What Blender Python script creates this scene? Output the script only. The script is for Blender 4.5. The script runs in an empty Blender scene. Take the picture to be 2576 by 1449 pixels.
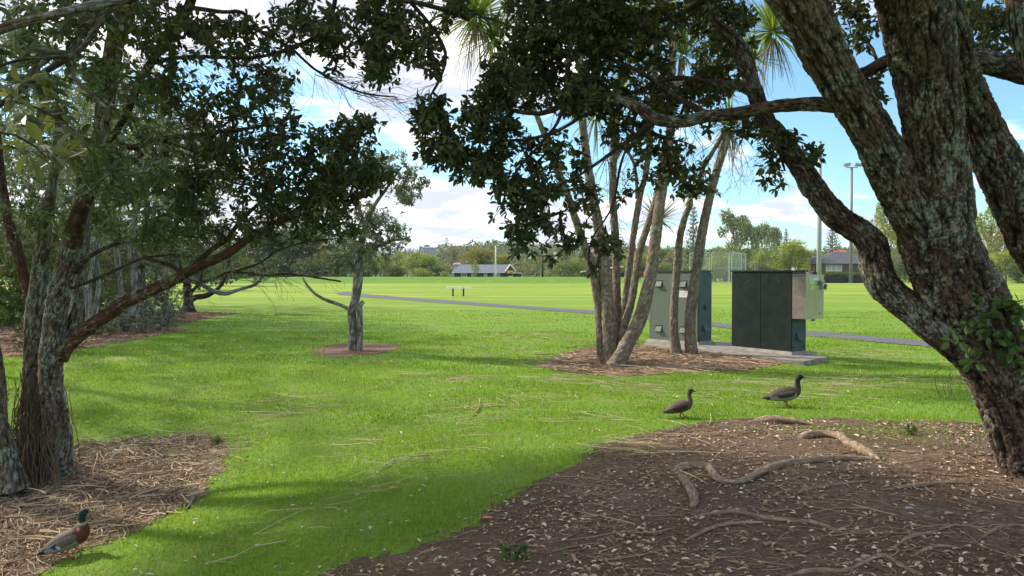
import bpy, bmesh, math, random
import numpy as np
from mathutils import Vector, noise as mn

# ------------------------------------------------------------------ camera, world, sun, exposure
SC = bpy.context.scene
COL = SC.collection
R = math.radians
PITCH = R(1.163)
FP = 1946.0                                    # focal length in units of the 2576-wide photo
CAM = Vector((0, 0, 1.7))
cd = bpy.data.cameras.new('camera'); cam = bpy.data.objects.new('camera', cd); COL.objects.link(cam)
cam.location = CAM; cam.rotation_euler = (R(90) - PITCH, 0, 0)
cd.sensor_width = 36; cd.lens = 36 * FP / 2576; cd.clip_start = 0.05; cd.clip_end = 3000
SC.camera = cam
SUN_AZ = (-0.90, 0.44); SUN_EL = R(37)
W = bpy.data.worlds.new('World'); SC.world = W; W.use_nodes = True
def build_world():
    nt = W.node_tree; N = nt.nodes; L = nt.links
    N.clear()
    out = N.new('ShaderNodeOutputWorld')
    sky = N.new('ShaderNodeTexSky'); sky.sky_type = 'NISHITA'; sky.sun_disc = False
    sky.sun_elevation = SUN_EL; sky.sun_rotation = math.atan2(SUN_AZ[0], SUN_AZ[1]); sky.ozone_density = 2.0
    sky.air_density = 1.0; sky.dust_density = 0.6
    b1 = N.new('ShaderNodeBackground'); b1.inputs[1].default_value = 0.125
    tint = N.new('ShaderNodeMix'); tint.data_type = 'RGBA'; tint.blend_type = 'MULTIPLY'; tint.inputs[0].default_value = 1
    tint.inputs[7].default_value = (0.76, 1.0, 1.06, 1)
    L.new(sky.outputs[0], tint.inputs[6]); L.new(tint.outputs[2], b1.inputs[0])
    tc = N.new('ShaderNodeTexCoord'); sp = N.new('ShaderNodeSeparateXYZ'); L.new(tc.outputs['Generated'], sp.inputs[0])
    def math_(op, a, b=None, c=None):
        m = N.new('ShaderNodeMath'); m.operation = op
        for i, v in enumerate((a, b, c)):
            if v is None: continue
            if hasattr(v, 'links'): L.new(v, m.inputs[i])
            else: m.inputs[i].default_value = v
        return m.outputs[0]
    zc = math_('MAXIMUM', sp.outputs[2], 0.0)
    zz = math_('ADD', zc, 0.16)
    u = math_('DIVIDE', sp.outputs[0], zz); v = math_('DIVIDE', sp.outputs[1], zz)
    cb = N.new('ShaderNodeCombineXYZ'); L.new(u, cb.inputs[0]); L.new(v, cb.inputs[1]); cb.inputs[2].default_value = 3.7
    n1 = N.new('ShaderNodeTexNoise'); n1.inputs['Scale'].default_value = 1.55; n1.inputs['Detail'].default_value = 9
    n1.inputs['Roughness'].default_value = 0.55; n1.inputs['Distortion'].default_value = 0.15
    L.new(cb.outputs[0], n1.inputs['Vector'])
    # cover: high near the horizon and to the upper left, clear in a band above the horizon
    e1 = N.new('ShaderNodeMapRange'); e1.inputs[1].default_value = 0.07; e1.inputs[2].default_value = 0.13
    e1.inputs[3].default_value = 0.095; e1.inputs[4].default_value = -0.035; L.new(zc, e1.inputs[0])
    e2 = N.new('ShaderNodeMapRange'); e2.inputs[1].default_value = 0.17; e2.inputs[2].default_value = 0.30
    e2.inputs[3].default_value = 0.0; e2.inputs[4].default_value = 0.085; L.new(zc, e2.inputs[0])
    ex = N.new('ShaderNodeMapRange'); ex.inputs[1].default_value = -0.30; ex.inputs[2].default_value = 0.12
    ex.inputs[3].default_value = 0.10; ex.inputs[4].default_value = -0.01; L.new(sp.outputs[0], ex.inputs[0])
    s = math_('ADD', n1.outputs[0], e1.outputs[0]); s = math_('ADD', s, e2.outputs[0]); s = math_('ADD', s, ex.outputs[0])
    rm = N.new('ShaderNodeMapRange'); rm.interpolation_type = 'SMOOTHSTEP'
    rm.inputs[1].default_value = 0.515; rm.inputs[2].default_value = 0.615; L.new(s, rm.inputs[0])
    n2 = N.new('ShaderNodeTexNoise'); n2.inputs['Scale'].default_value = 3.1; n2.inputs['Detail'].default_value = 6
    mp = N.new('ShaderNodeMapping'); mp.inputs['Location'].default_value = (0.3, 0.22, 1.1); L.new(cb.outputs[0], mp.inputs[0]); L.new(mp.outputs[0], n2.inputs['Vector'])
    cr = N.new('ShaderNodeValToRGB'); L.new(n2.outputs[0], cr.inputs[0])
    cr.color_ramp.elements[0].position = 0.43; cr.color_ramp.elements[0].color = (0.46, 0.49, 0.59, 1)
    cr.color_ramp.elements[1].position = 0.66; cr.color_ramp.elements[1].color = (1.0, 0.985, 0.955, 1)
    b2 = N.new('ShaderNodeBackground'); b2.inputs[1].default_value = 1.08; L.new(cr.outputs[0], b2.inputs[0])
    mx = N.new('ShaderNodeMixShader'); L.new(rm.outputs[0], mx.inputs[0]); L.new(b1.outputs[0], mx.inputs[1]); L.new(b2.outputs[0], mx.inputs[2])
    L.new(mx.outputs[0], out.inputs[0])
build_world()
sd = bpy.data.lights.new('sun', 'SUN'); sd.energy = 3.6; sd.angle = R(2.5); sd.color = (1.0, 0.93, 0.80)
sun = bpy.data.objects.new('sun', sd); COL.objects.link(sun)
_az = Vector((SUN_AZ[0], SUN_AZ[1], 0)).normalized()
_sv = Vector((_az.x * math.cos(SUN_EL), _az.y * math.cos(SUN_EL), math.sin(SUN_EL)))
sun.rotation_euler = (-_sv).to_track_quat('-Z', 'Y').to_euler()
sun.location = (-8, 4, 12)
SC.view_settings.view_transform = 'Standard'; SC.view_settings.look = 'None'
SC.view_settings.exposure = 0.78; SC.view_settings.gamma = 1.0
SC.render.engine = 'CYCLES'
SC.cycles.max_bounces = 7; SC.cycles.transparent_max_bounces = 12; SC.cycles.diffuse_bounces = 3
SC.cycles.use_denoising = True

# ------------------------------------------------------------------ helpers
rng = np.random.default_rng(7)
random.seed(7)
_f = Vector((0, math.cos(PITCH), -math.sin(PITCH))); _u = Vector((0, math.sin(PITCH), math.cos(PITCH)))
def ray(px, py):
    return _f + Vector(((px - 1288) / FP, 0, 0)) + _u * ((724.5 - py) / FP)
def P(px, py, d):
    r = ray(px, py); return CAM + r * (d / r.y)
def height(x, y):
    """terrain height, works on numpy arrays"""
    x = np.asarray(x, float); y = np.asarray(y, float)
    z = -1.05 * np.exp(-(((x + 4.5) / 3.2) ** 2 + ((y - 4.5) / 5.0) ** 2))
    z = z + 0.05 * np.sin(x * 0.9 + 1.3) * np.sin(y * 0.7) * np.exp(-(y / 25.0) ** 2) * (y > -50)
    sm = lambda a, b, t: np.clip((t - a) / (b - a), 0, 1) ** 2 * (3 - 2 * np.clip((t - a) / (b - a), 0, 1))
    side = 1 - sm(17, 26, x)
    bank = 0.95 * sm(117.5, 123.0, y) * (1 - 0.5 * sm(-34, -50, x))
    z = z + side * (bank - 1.6 * sm(127, 138, y))
    # hill country far behind
    z = z + sm(230, 620, y) * (11.5 + 4.0 * np.sin(x * 0.011 + 0.6) + 2.5 * np.sin(x * 0.027 + 2) - 6 * sm(60, 190, x))
    return z
def hz(x, y): return float(height(x, y))
def gp(px, py):
    """where the view ray through a photo point meets the terrain"""
    r = ray(px, py).normalized(); t = 1.0; st = 0.08
    while t < 900:
        p = CAM + r * t
        if p.z <= hz(p.x, p.y):
            a, b = t - st, t
            for _ in range(14):
                m = (a + b) / 2; q = CAM + r * m
                if q.z <= hz(q.x, q.y): b = m
                else: a = m
            q = CAM + r * b
            return Vector((q.x, q.y, hz(q.x, q.y)))
        st = max(0.08, t * 0.01); t += st
    return CAM + r * 300

def tag(o, label=None, cat=None, group=None, kind=None):
    if label: o['label'] = label
    if cat: o['category'] = cat
    if group: o['group'] = group
    if kind: o['kind'] = kind
    return o
def empty(name, loc, label=None, cat=None, group=None, rz=0):
    o = bpy.data.objects.new(name, None); COL.objects.link(o); o.location = loc; o.rotation_euler = (0, 0, rz)
    o.empty_display_size = 0.2
    return tag(o, label, cat, group)
class MB:
    """collects geometry with float/vector attributes and links it as ONE mesh object (world coordinates)"""
    def __init__(s): s.V = []; s.F = []; s.n = 0; s.A = {}
    def add(s, V, F, **at):
        V = np.asarray(V, float).reshape(-1, 3); F = [np.asarray(f, int) for f in (F if isinstance(F, list) else [F])]
        s.V.append(V); s.F += [f + s.n for f in F if len(f)]
        for k, v in at.items():
            v = np.asarray(v, float)
            if v.ndim == 0: v = np.full(len(V), float(v))
            s.A.setdefault(k, []).append((s.n, v))
        s.n += len(V)
        return s
    def poly(s, pts):
        s.add([tuple(p) for p in pts], [np.arange(len(pts))[None]]); return s
    def box(s, c, size, rz=0, rx=0, ry=0):
        c = Vector(c); hx, hy, h = [v / 2 for v in size]
        from mathutils import Euler
        m = Euler((rx, ry, rz)).to_matrix()
        V = [c + m @ Vector((x * hx, y * hy, z * h)) for x in (-1, 1) for y in (-1, 1) for z in (-1, 1)]
        s.add([tuple(v) for v in V], np.array([[0, 1, 3, 2], [4, 6, 7, 5], [0, 4, 5, 1], [2, 3, 7, 6], [0, 2, 6, 4], [1, 5, 7, 3]])); return s
    def tube(s, pts, rad, k=8, **at):
        pts = [Vector(p) for p in pts]
        if not hasattr(rad, '__len__'): rad = [rad] * len(pts)
        V = []; n = None
        for i, p in enumerate(pts):
            t = (pts[min(i + 1, len(pts) - 1)] - pts[max(i - 1, 0)]); t = t.normalized() if t.length > 1e-9 else Vector((0, 0, 1))
            if n is None:
                n = t.cross(Vector((0, 0, 1)) if abs(t.z) < .9 else Vector((1, 0, 0))).normalized()
            else:
                n = (n - t * n.dot(t)).normalized()
            b = t.cross(n)
            for j in range(k):
                a = 2 * math.pi * j / k
                V.append(tuple(p + (n * math.cos(a) + b * math.sin(a)) * rad[i]))
        m = len(pts)
        i, j = np.meshgrid(np.arange(m - 1), np.arange(k), indexing='ij'); i = i.ravel(); j = j.ravel(); j2 = (j + 1) % k
        Q = np.stack([i * k + j, i * k + j2, (i + 1) * k + j2, (i + 1) * k + j], 1)
        F = [Q]
        if k > 2: F += [np.arange(k)[::-1][None], ((m - 1) * k + np.arange(k))[None]]
        s.add(V, F, **at); return s
    def build(s, name, mat, parent=None, smooth=False, origin=None):
        V = np.concatenate(s.V); 
        off = Vector((0, 0, 0))
        if parent is not None: off = parent_world(parent)
        if origin is not None and parent is None: off = Vector(origin)
        V = V - np.array(off)
        me = bpy.data.meshes.new(name)
        me.vertices.add(len(V)); me.vertices.foreach_set('co', V.astype(np.float32).ravel())
        loops = np.concatenate([f.ravel() for f in s.F]); tot = np.concatenate([np.full(len(f), f.shape[1]) for f in s.F])
        me.loops.add(len(loops)); me.loops.foreach_set('vertex_index', loops.astype(np.int32))
        me.polygons.add(len(tot)); st = np.concatenate([[0], np.cumsum(tot)[:-1]])
        me.polygons.foreach_set('loop_start', st.astype(np.int32))
        me.update(calc_edges=True); me.validate()
        for k, lst in s.A.items():
            dim = 1 if lst[0][1].ndim == 1 else lst[0][1].shape[1]
            arr = np.zeros((len(V), dim)) if dim > 1 else np.zeros(len(V))
            for n0, v in lst: arr[n0:n0 + len(v)] = v
            if dim == 1:
                a = me.attributes.new(k, 'FLOAT', 'POINT'); a.data.foreach_set('value', arr.astype(np.float32))
            elif dim == 3:
                a = me.attributes.new(k, 'FLOAT_VECTOR', 'POINT'); a.data.foreach_set('vector', arr.astype(np.float32).ravel())
            else:
                a = me.attributes.new(k, 'FLOAT_COLOR', 'POINT'); a.data.foreach_set('color', arr.astype(np.float32).ravel())
        me.polygons.foreach_set('use_smooth', np.full(len(me.polygons), smooth))
        if mat is not None: me.materials.append(mat)
        o = bpy.data.objects.new(name, me); COL.objects.link(o)
        if parent is not None: o.parent = parent
        elif origin is not None: o.location = off
        return o
def parent_world(o):
    v = Vector((0, 0, 0))
    while o is not None: v += o.location; o = o.parent
    return v
def thing(mb, name, mat, label, cat, group=None, origin=None, smooth=False, kind=None):
    return tag(mb.build(name, mat, None, smooth, origin), label, cat, group, kind)

# ---- materials
def mat(name, color=(.5, .5, .5), rough=.7, metal=0, spec=.3, vary=0.0, scale=8.0, bump=0.0, bscale=40.0):
    m = bpy.data.materials.new(name); m.use_nodes = True; nt = m.node_tree; b = nt.nodes['Principled BSDF']
    b.inputs['Base Color'].default_value = (*color, 1); b.inputs['Roughness'].default_value = rough
    b.inputs['Metallic'].default_value = metal; b.inputs['Specular IOR Level'].default_value = spec
    if vary or bump:
        tc = nt.nodes.new('ShaderNodeTexCoord')
    if vary:
        n = nt.nodes.new('ShaderNodeTexNoise'); n.inputs['Scale'].default_value = scale; n.inputs['Detail'].default_value = 6
        nt.links.new(tc.outputs['Object'], n.inputs['Vector'])
        r = nt.nodes.new('ShaderNodeValToRGB'); nt.links.new(n.outputs[0], r.inputs[0])
        r.color_ramp.elements[0].position = .3; r.color_ramp.elements[1].position = .7
        r.color_ramp.elements[0].color = (*[c * (1 - vary) for c in color], 1); r.color_ramp.elements[1].color = (*[min(1, c * (1 + vary)) for c in color], 1)
        nt.links.new(r.outputs[0], b.inputs['Base Color'])
    if bump:
        n = nt.nodes.new('ShaderNodeTexNoise'); n.inputs['Scale'].default_value = bscale; n.inputs['Detail'].default_value = 5
        nt.links.new(tc.outputs['Object'], n.inputs['Vector'])
        bp = nt.nodes.new('ShaderNodeBump'); bp.inputs['Strength'].default_value = bump; bp.inputs['Distance'].default_value = .02
        nt.links.new(n.outputs[0], bp.inputs['Height']); nt.links.new(bp.outputs[0], b.inputs['Normal'])
    return m
def ramp(nt, src, stops):
    r = nt.nodes.new('ShaderNodeValToRGB'); nt.links.new(src, r.inputs[0]); cr = r.color_ramp
    while len(cr.elements) < len(stops): cr.elements.new(.5)
    for e, (p, c) in zip(cr.elements, stops): e.position = p; e.color = (*c, 1)
    return r.outputs[0]
def attr(nt, name, out='Fac'):
    a = nt.nodes.new('ShaderNodeAttribute'); a.attribute_name = name; return a.outputs[out]
def noise_(nt, vec, scale, detail=5, rough=.5, dist=0):
    n = nt.nodes.new('ShaderNodeTexNoise'); n.inputs['Scale'].default_value = scale; n.inputs['Detail'].default_value = detail
    n.inputs['Roughness'].default_value = rough; n.inputs['Distortion'].default_value = dist
    if vec is not None: nt.links.new(vec, n.inputs['Vector'])
    return n.outputs[0]
def mixc(nt, fac, a, b, mode='MIX'):
    m = nt.nodes.new('ShaderNodeMix'); m.data_type = 'RGBA'; m.blend_type = mode
    for i, v in ((0, fac), (6, a), (7, b)):
        if hasattr(v, 'links'): nt.links.new(v, m.inputs[i])
        elif i == 0: m.inputs[0].default_value = v
        else: m.inputs[i].default_value = (*v, 1)
    return m.outputs[2]
def maprange(nt, src, a, b, c=0., d=1.):
    m = nt.nodes.new('ShaderNodeMapRange'); nt.links.new(src, m.inputs[0])
    for i, v in enumerate((a, b, c, d)): m.inputs[i + 1].default_value = v
    return m.outputs[0]
def leaf_mat(name, stops, trans=.25, rough=.55, tcol=None):
    """leaf colour from the per-leaf attribute rnd"""
    m = bpy.data.materials.new(name); m.use_nodes = True; nt = m.node_tree; b = nt.nodes['Principled BSDF']
    c = ramp(nt, attr(nt, 'rnd'), stops)
    nt.links.new(c, b.inputs['Base Color']); b.inputs['Roughness'].default_value = rough; b.inputs['Specular IOR Level'].default_value = .28
    t = nt.nodes.new('ShaderNodeBsdfTranslucent')
    tc = mixc(nt, 1.0, c, tcol or (1.6, 1.5, .6), 'MULTIPLY'); nt.links.new(tc, t.inputs[0])
    mx = nt.nodes.new('ShaderNodeMixShader'); mx.inputs[0].default_value = trans
    nt.links.new(b.outputs[0], mx.inputs[1]); nt.links.new(t.outputs[0], mx.inputs[2])
    nt.links.new(mx.outputs[0], nt.nodes['Material Output'].inputs[0])
    return m
def bark_mat(name, cols, lichen=(.22, .25, .19), amount=.5, crack=(.03, .02, .015), lscale=3.0):
    """bark: cracks follow the relief attribute cr; lichen in patches"""
    m = bpy.data.materials.new(name); m.use_nodes = True; nt = m.node_tree; b = nt.nodes['Principled BSDF']
    bk = attr(nt, 'bk', 'Vector')
    c = ramp(nt, noise_(nt, bk, 14, 6, .6), [(.3, cols[0]), (.55, cols[1]), (.75, cols[2])])
    geo = nt.nodes.new('ShaderNodeNewGeometry')
    l1 = noise_(nt, geo.outputs['Position'], lscale, 3, .5); l2 = noise_(nt, geo.outputs['Position'], lscale * 6, 6, .66, .8)
    ad = nt.nodes.new('ShaderNodeMath'); ad.operation = 'MULTIPLY_ADD'; nt.links.new(l2, ad.inputs[0]); ad.inputs[1].default_value = 1.5; nt.links.new(l1, ad.inputs[2])
    lf = maprange(nt, ad.outputs[0], 1.46 - amount * .3, 1.50 - amount * .3)
    lc = ramp(nt, noise_(nt, geo.outputs['Position'], 60, 4), [(.3, tuple(v * .55 for v in lichen)), (.65, lichen)])
    c = mixc(nt, lf, c, lc)
    cf = maprange(nt, attr(nt, 'cr'), .03, .32)
    c = mixc(nt, cf, crack, c)
    nt.links.new(c, b.inputs['Base Color']); b.inputs['Roughness'].default_value = .9; b.inputs['Specular IOR Level'].default_value = .15
    bp = nt.nodes.new('ShaderNodeBump'); bp.inputs['Strength'].default_value = .8; bp.inputs['Distance'].default_value = .012
    nt.links.new(noise_(nt, bk, 45, 7, .65), bp.inputs['Height']); nt.links.new(bp.outputs[0], b.inputs['Normal'])
    return m

def spline(pts, step):
    """Catmull-Rom through (x,y,z,r) points, resampled about every step metres"""
    A = [np.array(p, float) for p in pts]; out = []
    for i in range(len(A) - 1):
        p0 = A[max(i - 1, 0)]; p1 = A[i]; p2 = A[i + 1]; p3 = A[min(i + 2, len(A) - 1)]
        n = max(1, int(np.linalg.norm((p2 - p1)[:3]) / step))
        for j in range(n):
            t = j / n
            out.append(.5 * ((2 * p1) + (-p0 + p2) * t + (2 * p0 - 5 * p1 + 4 * p2 - p3) * t * t + (-p0 + 3 * p1 - 3 * p2 + p3) * t ** 3))
    out.append(A[-1]); return np.array(out)
def limb(mb, pts, k=16, step=.05, bark=0.0, cell=(.03, .09), wob=.08, seed=0, flare=0.0):
    """a limb with real bark relief: pts are (x,y,z,r)"""
    S = spline(pts, step); n = None; V = []; BK = []; CR = []; v = 0
    so = Vector((seed * 3.7, seed * 1.3, seed * 7.1))
    for i, q in enumerate(S):
        p = Vector(q[:3]); r = q[3]
        t = Vector(S[min(i + 1, len(S) - 1)][:3]) - Vector(S[max(i - 1, 0)][:3]); t = t.normalized()
        if i: v += (p - Vector(S[i - 1][:3])).length
        if n is None: n = t.cross(Vector((0.1, 1, .2))).normalized()
        else: n = (n - t * n.dot(t)).normalized()
        b = t.cross(n)
        for j in range(k):
            a = 2 * math.pi * j / k; ca, sa = math.cos(a), math.sin(a)
            c = Vector((ca * r, sa * r, v))
            rr = r * (1 + wob * 2 * mn.noise(Vector((ca * 1.1, sa * 1.1, v * 1.6)) + so))
            if flare: rr += flare * r * max(0, 1 - v / .45) ** 2 * (.6 + .6 * math.sin(a * 5 + seed))
            cr = 1.0
            if bark:
                q2 = Vector((c.x / cell[0], c.y / cell[0], c.z / cell[1])) + so * 5
                q2 += Vector((mn.noise(q2 * .9), mn.noise(q2 * .9 + Vector((9, 9, 9))), mn.noise(q2 * 1.3 + Vector((4, 4, 4))))) * 1.5
                dd = mn.voronoi(q2)[0]; cr = min(1, (dd[1] - dd[0]) * 1.6); q3 = q2 * 2.7; d3 = mn.voronoi(q3)[0]; c3 = min(1, (d3[1] - d3[0]) * 1.8)
                fu = abs(mn.noise(Vector((c.x / (cell[0] * 1.5), c.y / (cell[0] * 1.5), c.z / (cell[1] * 2.0))) + so)); fu = min(1, fu / .13)
                rr += bark * .9 * (fu - .7); cr = cr * (.25 + .75 * fu)
                rr += bark * (min(cr, .45) * 2 - .6) + bark * .8 * mn.noise(q2 * .45) + bark * .35 * (min(c3, .4) * 2 - .4); cr = min(cr * .7 + .2 * c3, c3 * .8 + .10) * (.3 + .7 * fu)
            V.append(p + (n * ca + b * sa) * rr); BK.append((c.x / cell[0] * .03, c.y / cell[0] * .03, c.z / cell[1] * .03)); CR.append(cr)
    m = len(S)
    i, j = np.meshgrid(np.arange(m - 1), np.arange(k), indexing='ij'); i = i.ravel(); j = j.ravel(); j2 = (j + 1) % k
    Q = np.stack([i * k + j, i * k + j2, (i + 1) * k + j2, (i + 1) * k + j], 1)
    mb.add([tuple(x) for x in V], [Q, np.arange(k)[::-1][None], ((m - 1) * k + np.arange(k))[None]], bk=np.array(BK), cr=np.array(CR))
    return S
def W2P(pts, ddef=None):
    """[(px,py,width,d)] in photo units -> (x,y,z,r)"""
    out = []
    for px, py, w, d in pts:
        q = P(px, py, d); out.append((q.x, q.y, q.z, w / 2 * d / FP))
    return out
def unit(a): return a / np.maximum(np.linalg.norm(a, axis=-1, keepdims=True), 1e-9)
def leaves(mb, pos, dirs, L, Wd, rnd, up=None, fold=.25, shape=6):
    """pos (n,3) base of leaf, dirs (n,3) direction"""
    n = len(pos); d = unit(dirs)
    u = unit(rng.normal(size=(n, 3)) + (np.array([0, 0, 1.2]) if up is None else up)); s = unit(np.cross(d, u)); nn = np.cross(s, d)
    L = np.broadcast_to(L, n)[:, None]; Wd = np.broadcast_to(Wd, n)[:, None] / 2
    droop = -nn * L * .12
    if shape == 6:
        pts = [pos, pos + d * L * .33 + s * Wd + nn * Wd * fold, pos + d * L * .72 + s * Wd * .85 + nn * Wd * fold + droop * .5, pos + d * L + droop,
               pos + d * L * .72 - s * Wd * .85 + nn * Wd * fold + droop * .5, pos + d * L * .33 - s * Wd + nn * Wd * fold]
        V = np.stack(pts, 1).reshape(-1, 3); b = np.arange(n)[:, None] * 6
        F = [b + np.array([0, 1, 2, 3]), b + np.array([0, 3, 4, 5])]; kk = 6
    else:
        pts = [pos, pos + d * L * .5 + s * Wd + nn * Wd * fold, pos + d * L + droop, pos + d * L * .5 - s * Wd + nn * Wd * fold]
        V = np.stack(pts, 1).reshape(-1, 3); b = np.arange(n)[:, None] * 4; F = [b + np.array([0, 1, 2, 3])]; kk = 4
    mb.add(V, F, rnd=np.repeat(rnd, kk))
def grow(roots, targets, jit=.12):
    """branching: each target joins the nearest point of the tree so far. returns (start, end, descendants, dirs)"""
    T = np.array(targets); R0 = np.array(roots); n = len(T)
    D = np.full(n, 1e9); near = np.zeros((n, 3)); par = np.full(n, -1)
    for c in range(0, len(R0), 64):
        dd = np.linalg.norm(T[:, None] - R0[None, c:c + 64], axis=2); k = dd.argmin(1); m = dd[np.arange(n), k]
        s = m < D; D[s] = m[s]; near[s] = R0[c:c + 64][k[s]]
    D = D * 1.15; done = np.zeros(n, bool); order = []
    for _ in range(n):
        k = int(np.where(done, 1e9, D).argmin()); done[k] = True; order.append(k)
        dd = np.linalg.norm(T - T[k], axis=1); s = (dd < D) & ~done
        D[s] = dd[s]; near[s] = T[k]; par[s] = k
    cnt = np.ones(n)
    for k in reversed(order):
        if par[k] >= 0: cnt[par[k]] += cnt[k]
    return near, T, cnt, par
def twigs(mb, near, T, cnt, r0=.0028, rmax=.035, k=4, sag=.1, par=None):
    rr = np.minimum(r0 * np.sqrt(cnt), rmax)
    for i in range(len(T)):
        a = Vector(near[i]); b = Vector(T[i]); L = (b - a).length
        if L < 1e-4: continue
        n = max(1, min(7, int(L / .09))); j = Vector(rng.normal(size=3)) * L * .10; j2 = Vector(rng.normal(size=3)) * L * .05
        pts = []; 
        for t in range(n + 1):
            s = t / n; w = math.sin(math.pi * s); pts.append(a.lerp(b, s) + j * w + j2 * math.sin(2 * math.pi * s) + Vector((0, 0, L * sag * w)))
        ra = rr[i] * 1.12 if par is None or par[i] < 0 else min(rr[par[i]], rr[i] * 1.5)
        rad = [ra + (rr[i] * .8 - ra) * t / n for t in range(n + 1)]
        mb.tube(pts, rad, k, cr=1.0)
def spray(mb, px, py, d, ang, L, n=6, spread=28, r=.004, k=3, curl=.12, depth=2):
    """a fan of bare twigs leaving a point; ang in degrees in the picture plane (0 right, 90 down), L in metres"""
    def strand(p, a, b, L, r, lev):
        pts = [p]; m = 6; c = random.gauss(0, curl); a0 = a; rad = [r]
        for i in range(m):
            a0 += c * .5 + random.gauss(0, curl * .5); b += random.gauss(0, .1)
            q = pts[-1] + Vector((math.cos(a0) * math.cos(b), math.sin(b), -math.sin(a0) * math.cos(b))) * L / m; pts.append(q); rad.append(r * (1 - .8 * (i + 1) / m))
            if lev > 0 and i >= 1 and random.random() < .75: strand(q, a0 + random.choice((-1, 1)) * random.uniform(.3, .8), b + random.gauss(0, .3), L * (1 - i / m) * random.uniform(.4, .8), r * .6, lev - 1)
        mb.tube(pts, rad, k, cr=1.0)
    for i in range(n):
        strand(P(px + random.gauss(0, 8), py + random.gauss(0, 8), d), R(ang + random.uniform(-spread, spread)), random.gauss(0, .35), L * random.uniform(.6, 1.15), r, depth)
def clusters_from_blobs(blobs, L, Wd, per, thr=-.12, nscale=1.5, seed=0):
    """blobs (cx,cy,rx,ry,d,dr,density[,leaf scale]) in photo units -> cluster centres"""
    C = []; S = []
    la = L * Wd * .55 * per * .62
    for bl in blobs:
        cx, cy, rx, ry, d, dr, dens = bl[:7]; ls = bl[7] if len(bl) > 7 else 1.0
        aw = math.pi * rx * ry * (d / FP) ** 2; n = int(dens * aw / (la * ls * ls)) + 1; k = 0; tries = 0
        while k < n and tries < n * 6:
            tries += 1
            v = rng.normal(size=3); v /= np.linalg.norm(v); v *= rng.random() ** .40
            q = P(cx + rx * v[0], cy + ry * v[1], d + dr * v[2])
            if mn.noise(Vector((q.x * nscale, q.y * nscale, q.z * nscale)) + Vector((seed, 0, 0))) < thr: continue
            if q.z < hz(q.x, q.y) + .1: continue
            C.append(tuple(q)); S.append(ls); k += 1
    return np.array(C), np.array(S)
def cluster_leaves(mb, C, S, near, L, Wd, per, shape=6, spread=.9, hang=.15, rlo=0, rhi=1):
    n = len(C); d0 = unit(C - near + rng.normal(size=(n, 3)) * .03)
    cr = rng.random(n)
    idx = np.repeat(np.arange(n), per)
    dd = unit(d0[idx] * .75 + rng.normal(size=(n * per, 3)) * spread + np.array([0, 0, -hang]))
    sc = S[idx] * rng.uniform(.65, 1.15, n * per)
    pos = C[idx] - d0[idx] * (rng.random(n * per) * .9 * L)[:, None] * S[idx][:, None] + dd * .012
    rnd = np.clip(rlo + (rhi - rlo) * (.5 * cr[idx] + .5 * rng.random(n * per)), 0, 1)
    leaves(mb, pos, dd, L * sc, Wd * sc, rnd, shape=shape)

# ------------------------------------------------------------------ ground, path, mulch beds
def lawn_material():
    m = bpy.data.materials.new('lawn'); m.use_nodes = True; nt = m.node_tree; b = nt.nodes['Principled BSDF']
    geo = nt.nodes.new('ShaderNodeNewGeometry'); pos = geo.outputs['Position']
    fine = noise_(nt, pos, 22, 6, .7); mid = noise_(nt, pos, 1.3, 5, .6); big = noise_(nt, pos, .12, 4, .5)
    c = ramp(nt, fine, [(.25, (.075, .150, .012)), (.5, (.145, .255, .020)), (.78, (.25, .36, .042))])
    c = mixc(nt, maprange(nt, mid, .45, .72, 0, .45), c, (.21, .27, .06))
    sp = nt.nodes.new('ShaderNodeSeparateXYZ'); nt.links.new(pos, sp.inputs[0])
    far = maprange(nt, sp.outputs[1], 24, 60)
    mp = nt.nodes.new('ShaderNodeMapping'); mp.inputs['Scale'].default_value = (.02, .34, 1); mp.inputs['Rotation'].default_value = (0, 0, R(3)); nt.links.new(pos, mp.inputs[0])
    st = noise_(nt, mp.outputs[0], 1.0, 4, .62, .35)
    fc = ramp(nt, st, [(.34, (.140, .235, .020)), (.47, (.225, .315, .028)), (.56, (.30, .37, .045)), (.66, (.42, .45, .09))])
    fc = mixc(nt, maprange(nt, big, .35, .65, 0, .4), fc, (.19, .31, .026))
    fc = mixc(nt, maprange(nt, fine, .3, .7, .0, .22), fc, (.09, .17, .02))
    c = mixc(nt, far, c, fc)
    c = mixc(nt, maprange(nt, noise_(nt, pos, .35, 7, .7, .6), .50, .68, 0, .38), c, (.10, .19, .022))
    # far bank coloured darker green, standing for the weaker sun on its slope
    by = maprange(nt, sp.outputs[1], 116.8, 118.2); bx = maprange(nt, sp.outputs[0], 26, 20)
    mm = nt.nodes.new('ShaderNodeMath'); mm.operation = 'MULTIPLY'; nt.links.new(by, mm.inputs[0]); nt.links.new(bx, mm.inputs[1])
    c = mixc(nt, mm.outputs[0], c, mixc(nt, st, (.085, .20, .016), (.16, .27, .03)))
    # worn straw-coloured patches
    wn = noise_(nt, pos, .55, 6, .7)
    c = mixc(nt, maprange(nt, wn, .56, .72, 0, .6), c, (.33, .32, .12))
    nt.links.new(c, b.inputs['Base Color']); b.inputs['Roughness'].default_value = .85; b.inputs['Specular IOR Level'].default_value = .15
    bp = nt.nodes.new('ShaderNodeBump'); bp.inputs['Strength'].default_value = .9; bp.inputs['Distance'].default_value = .04
    nt.links.new(noise_(nt, pos, 16, 5, .7), bp.inputs['Height']); nt.links.new(bp.outputs[0], b.inputs['Normal'])
    return m
def axis(segs):
    out = [segs[0][0]]
    for a, b, st in segs: out += list(np.linspace(a, b, max(2, int((b - a) / st) + 1))[1:])
    return np.array(out)
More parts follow.
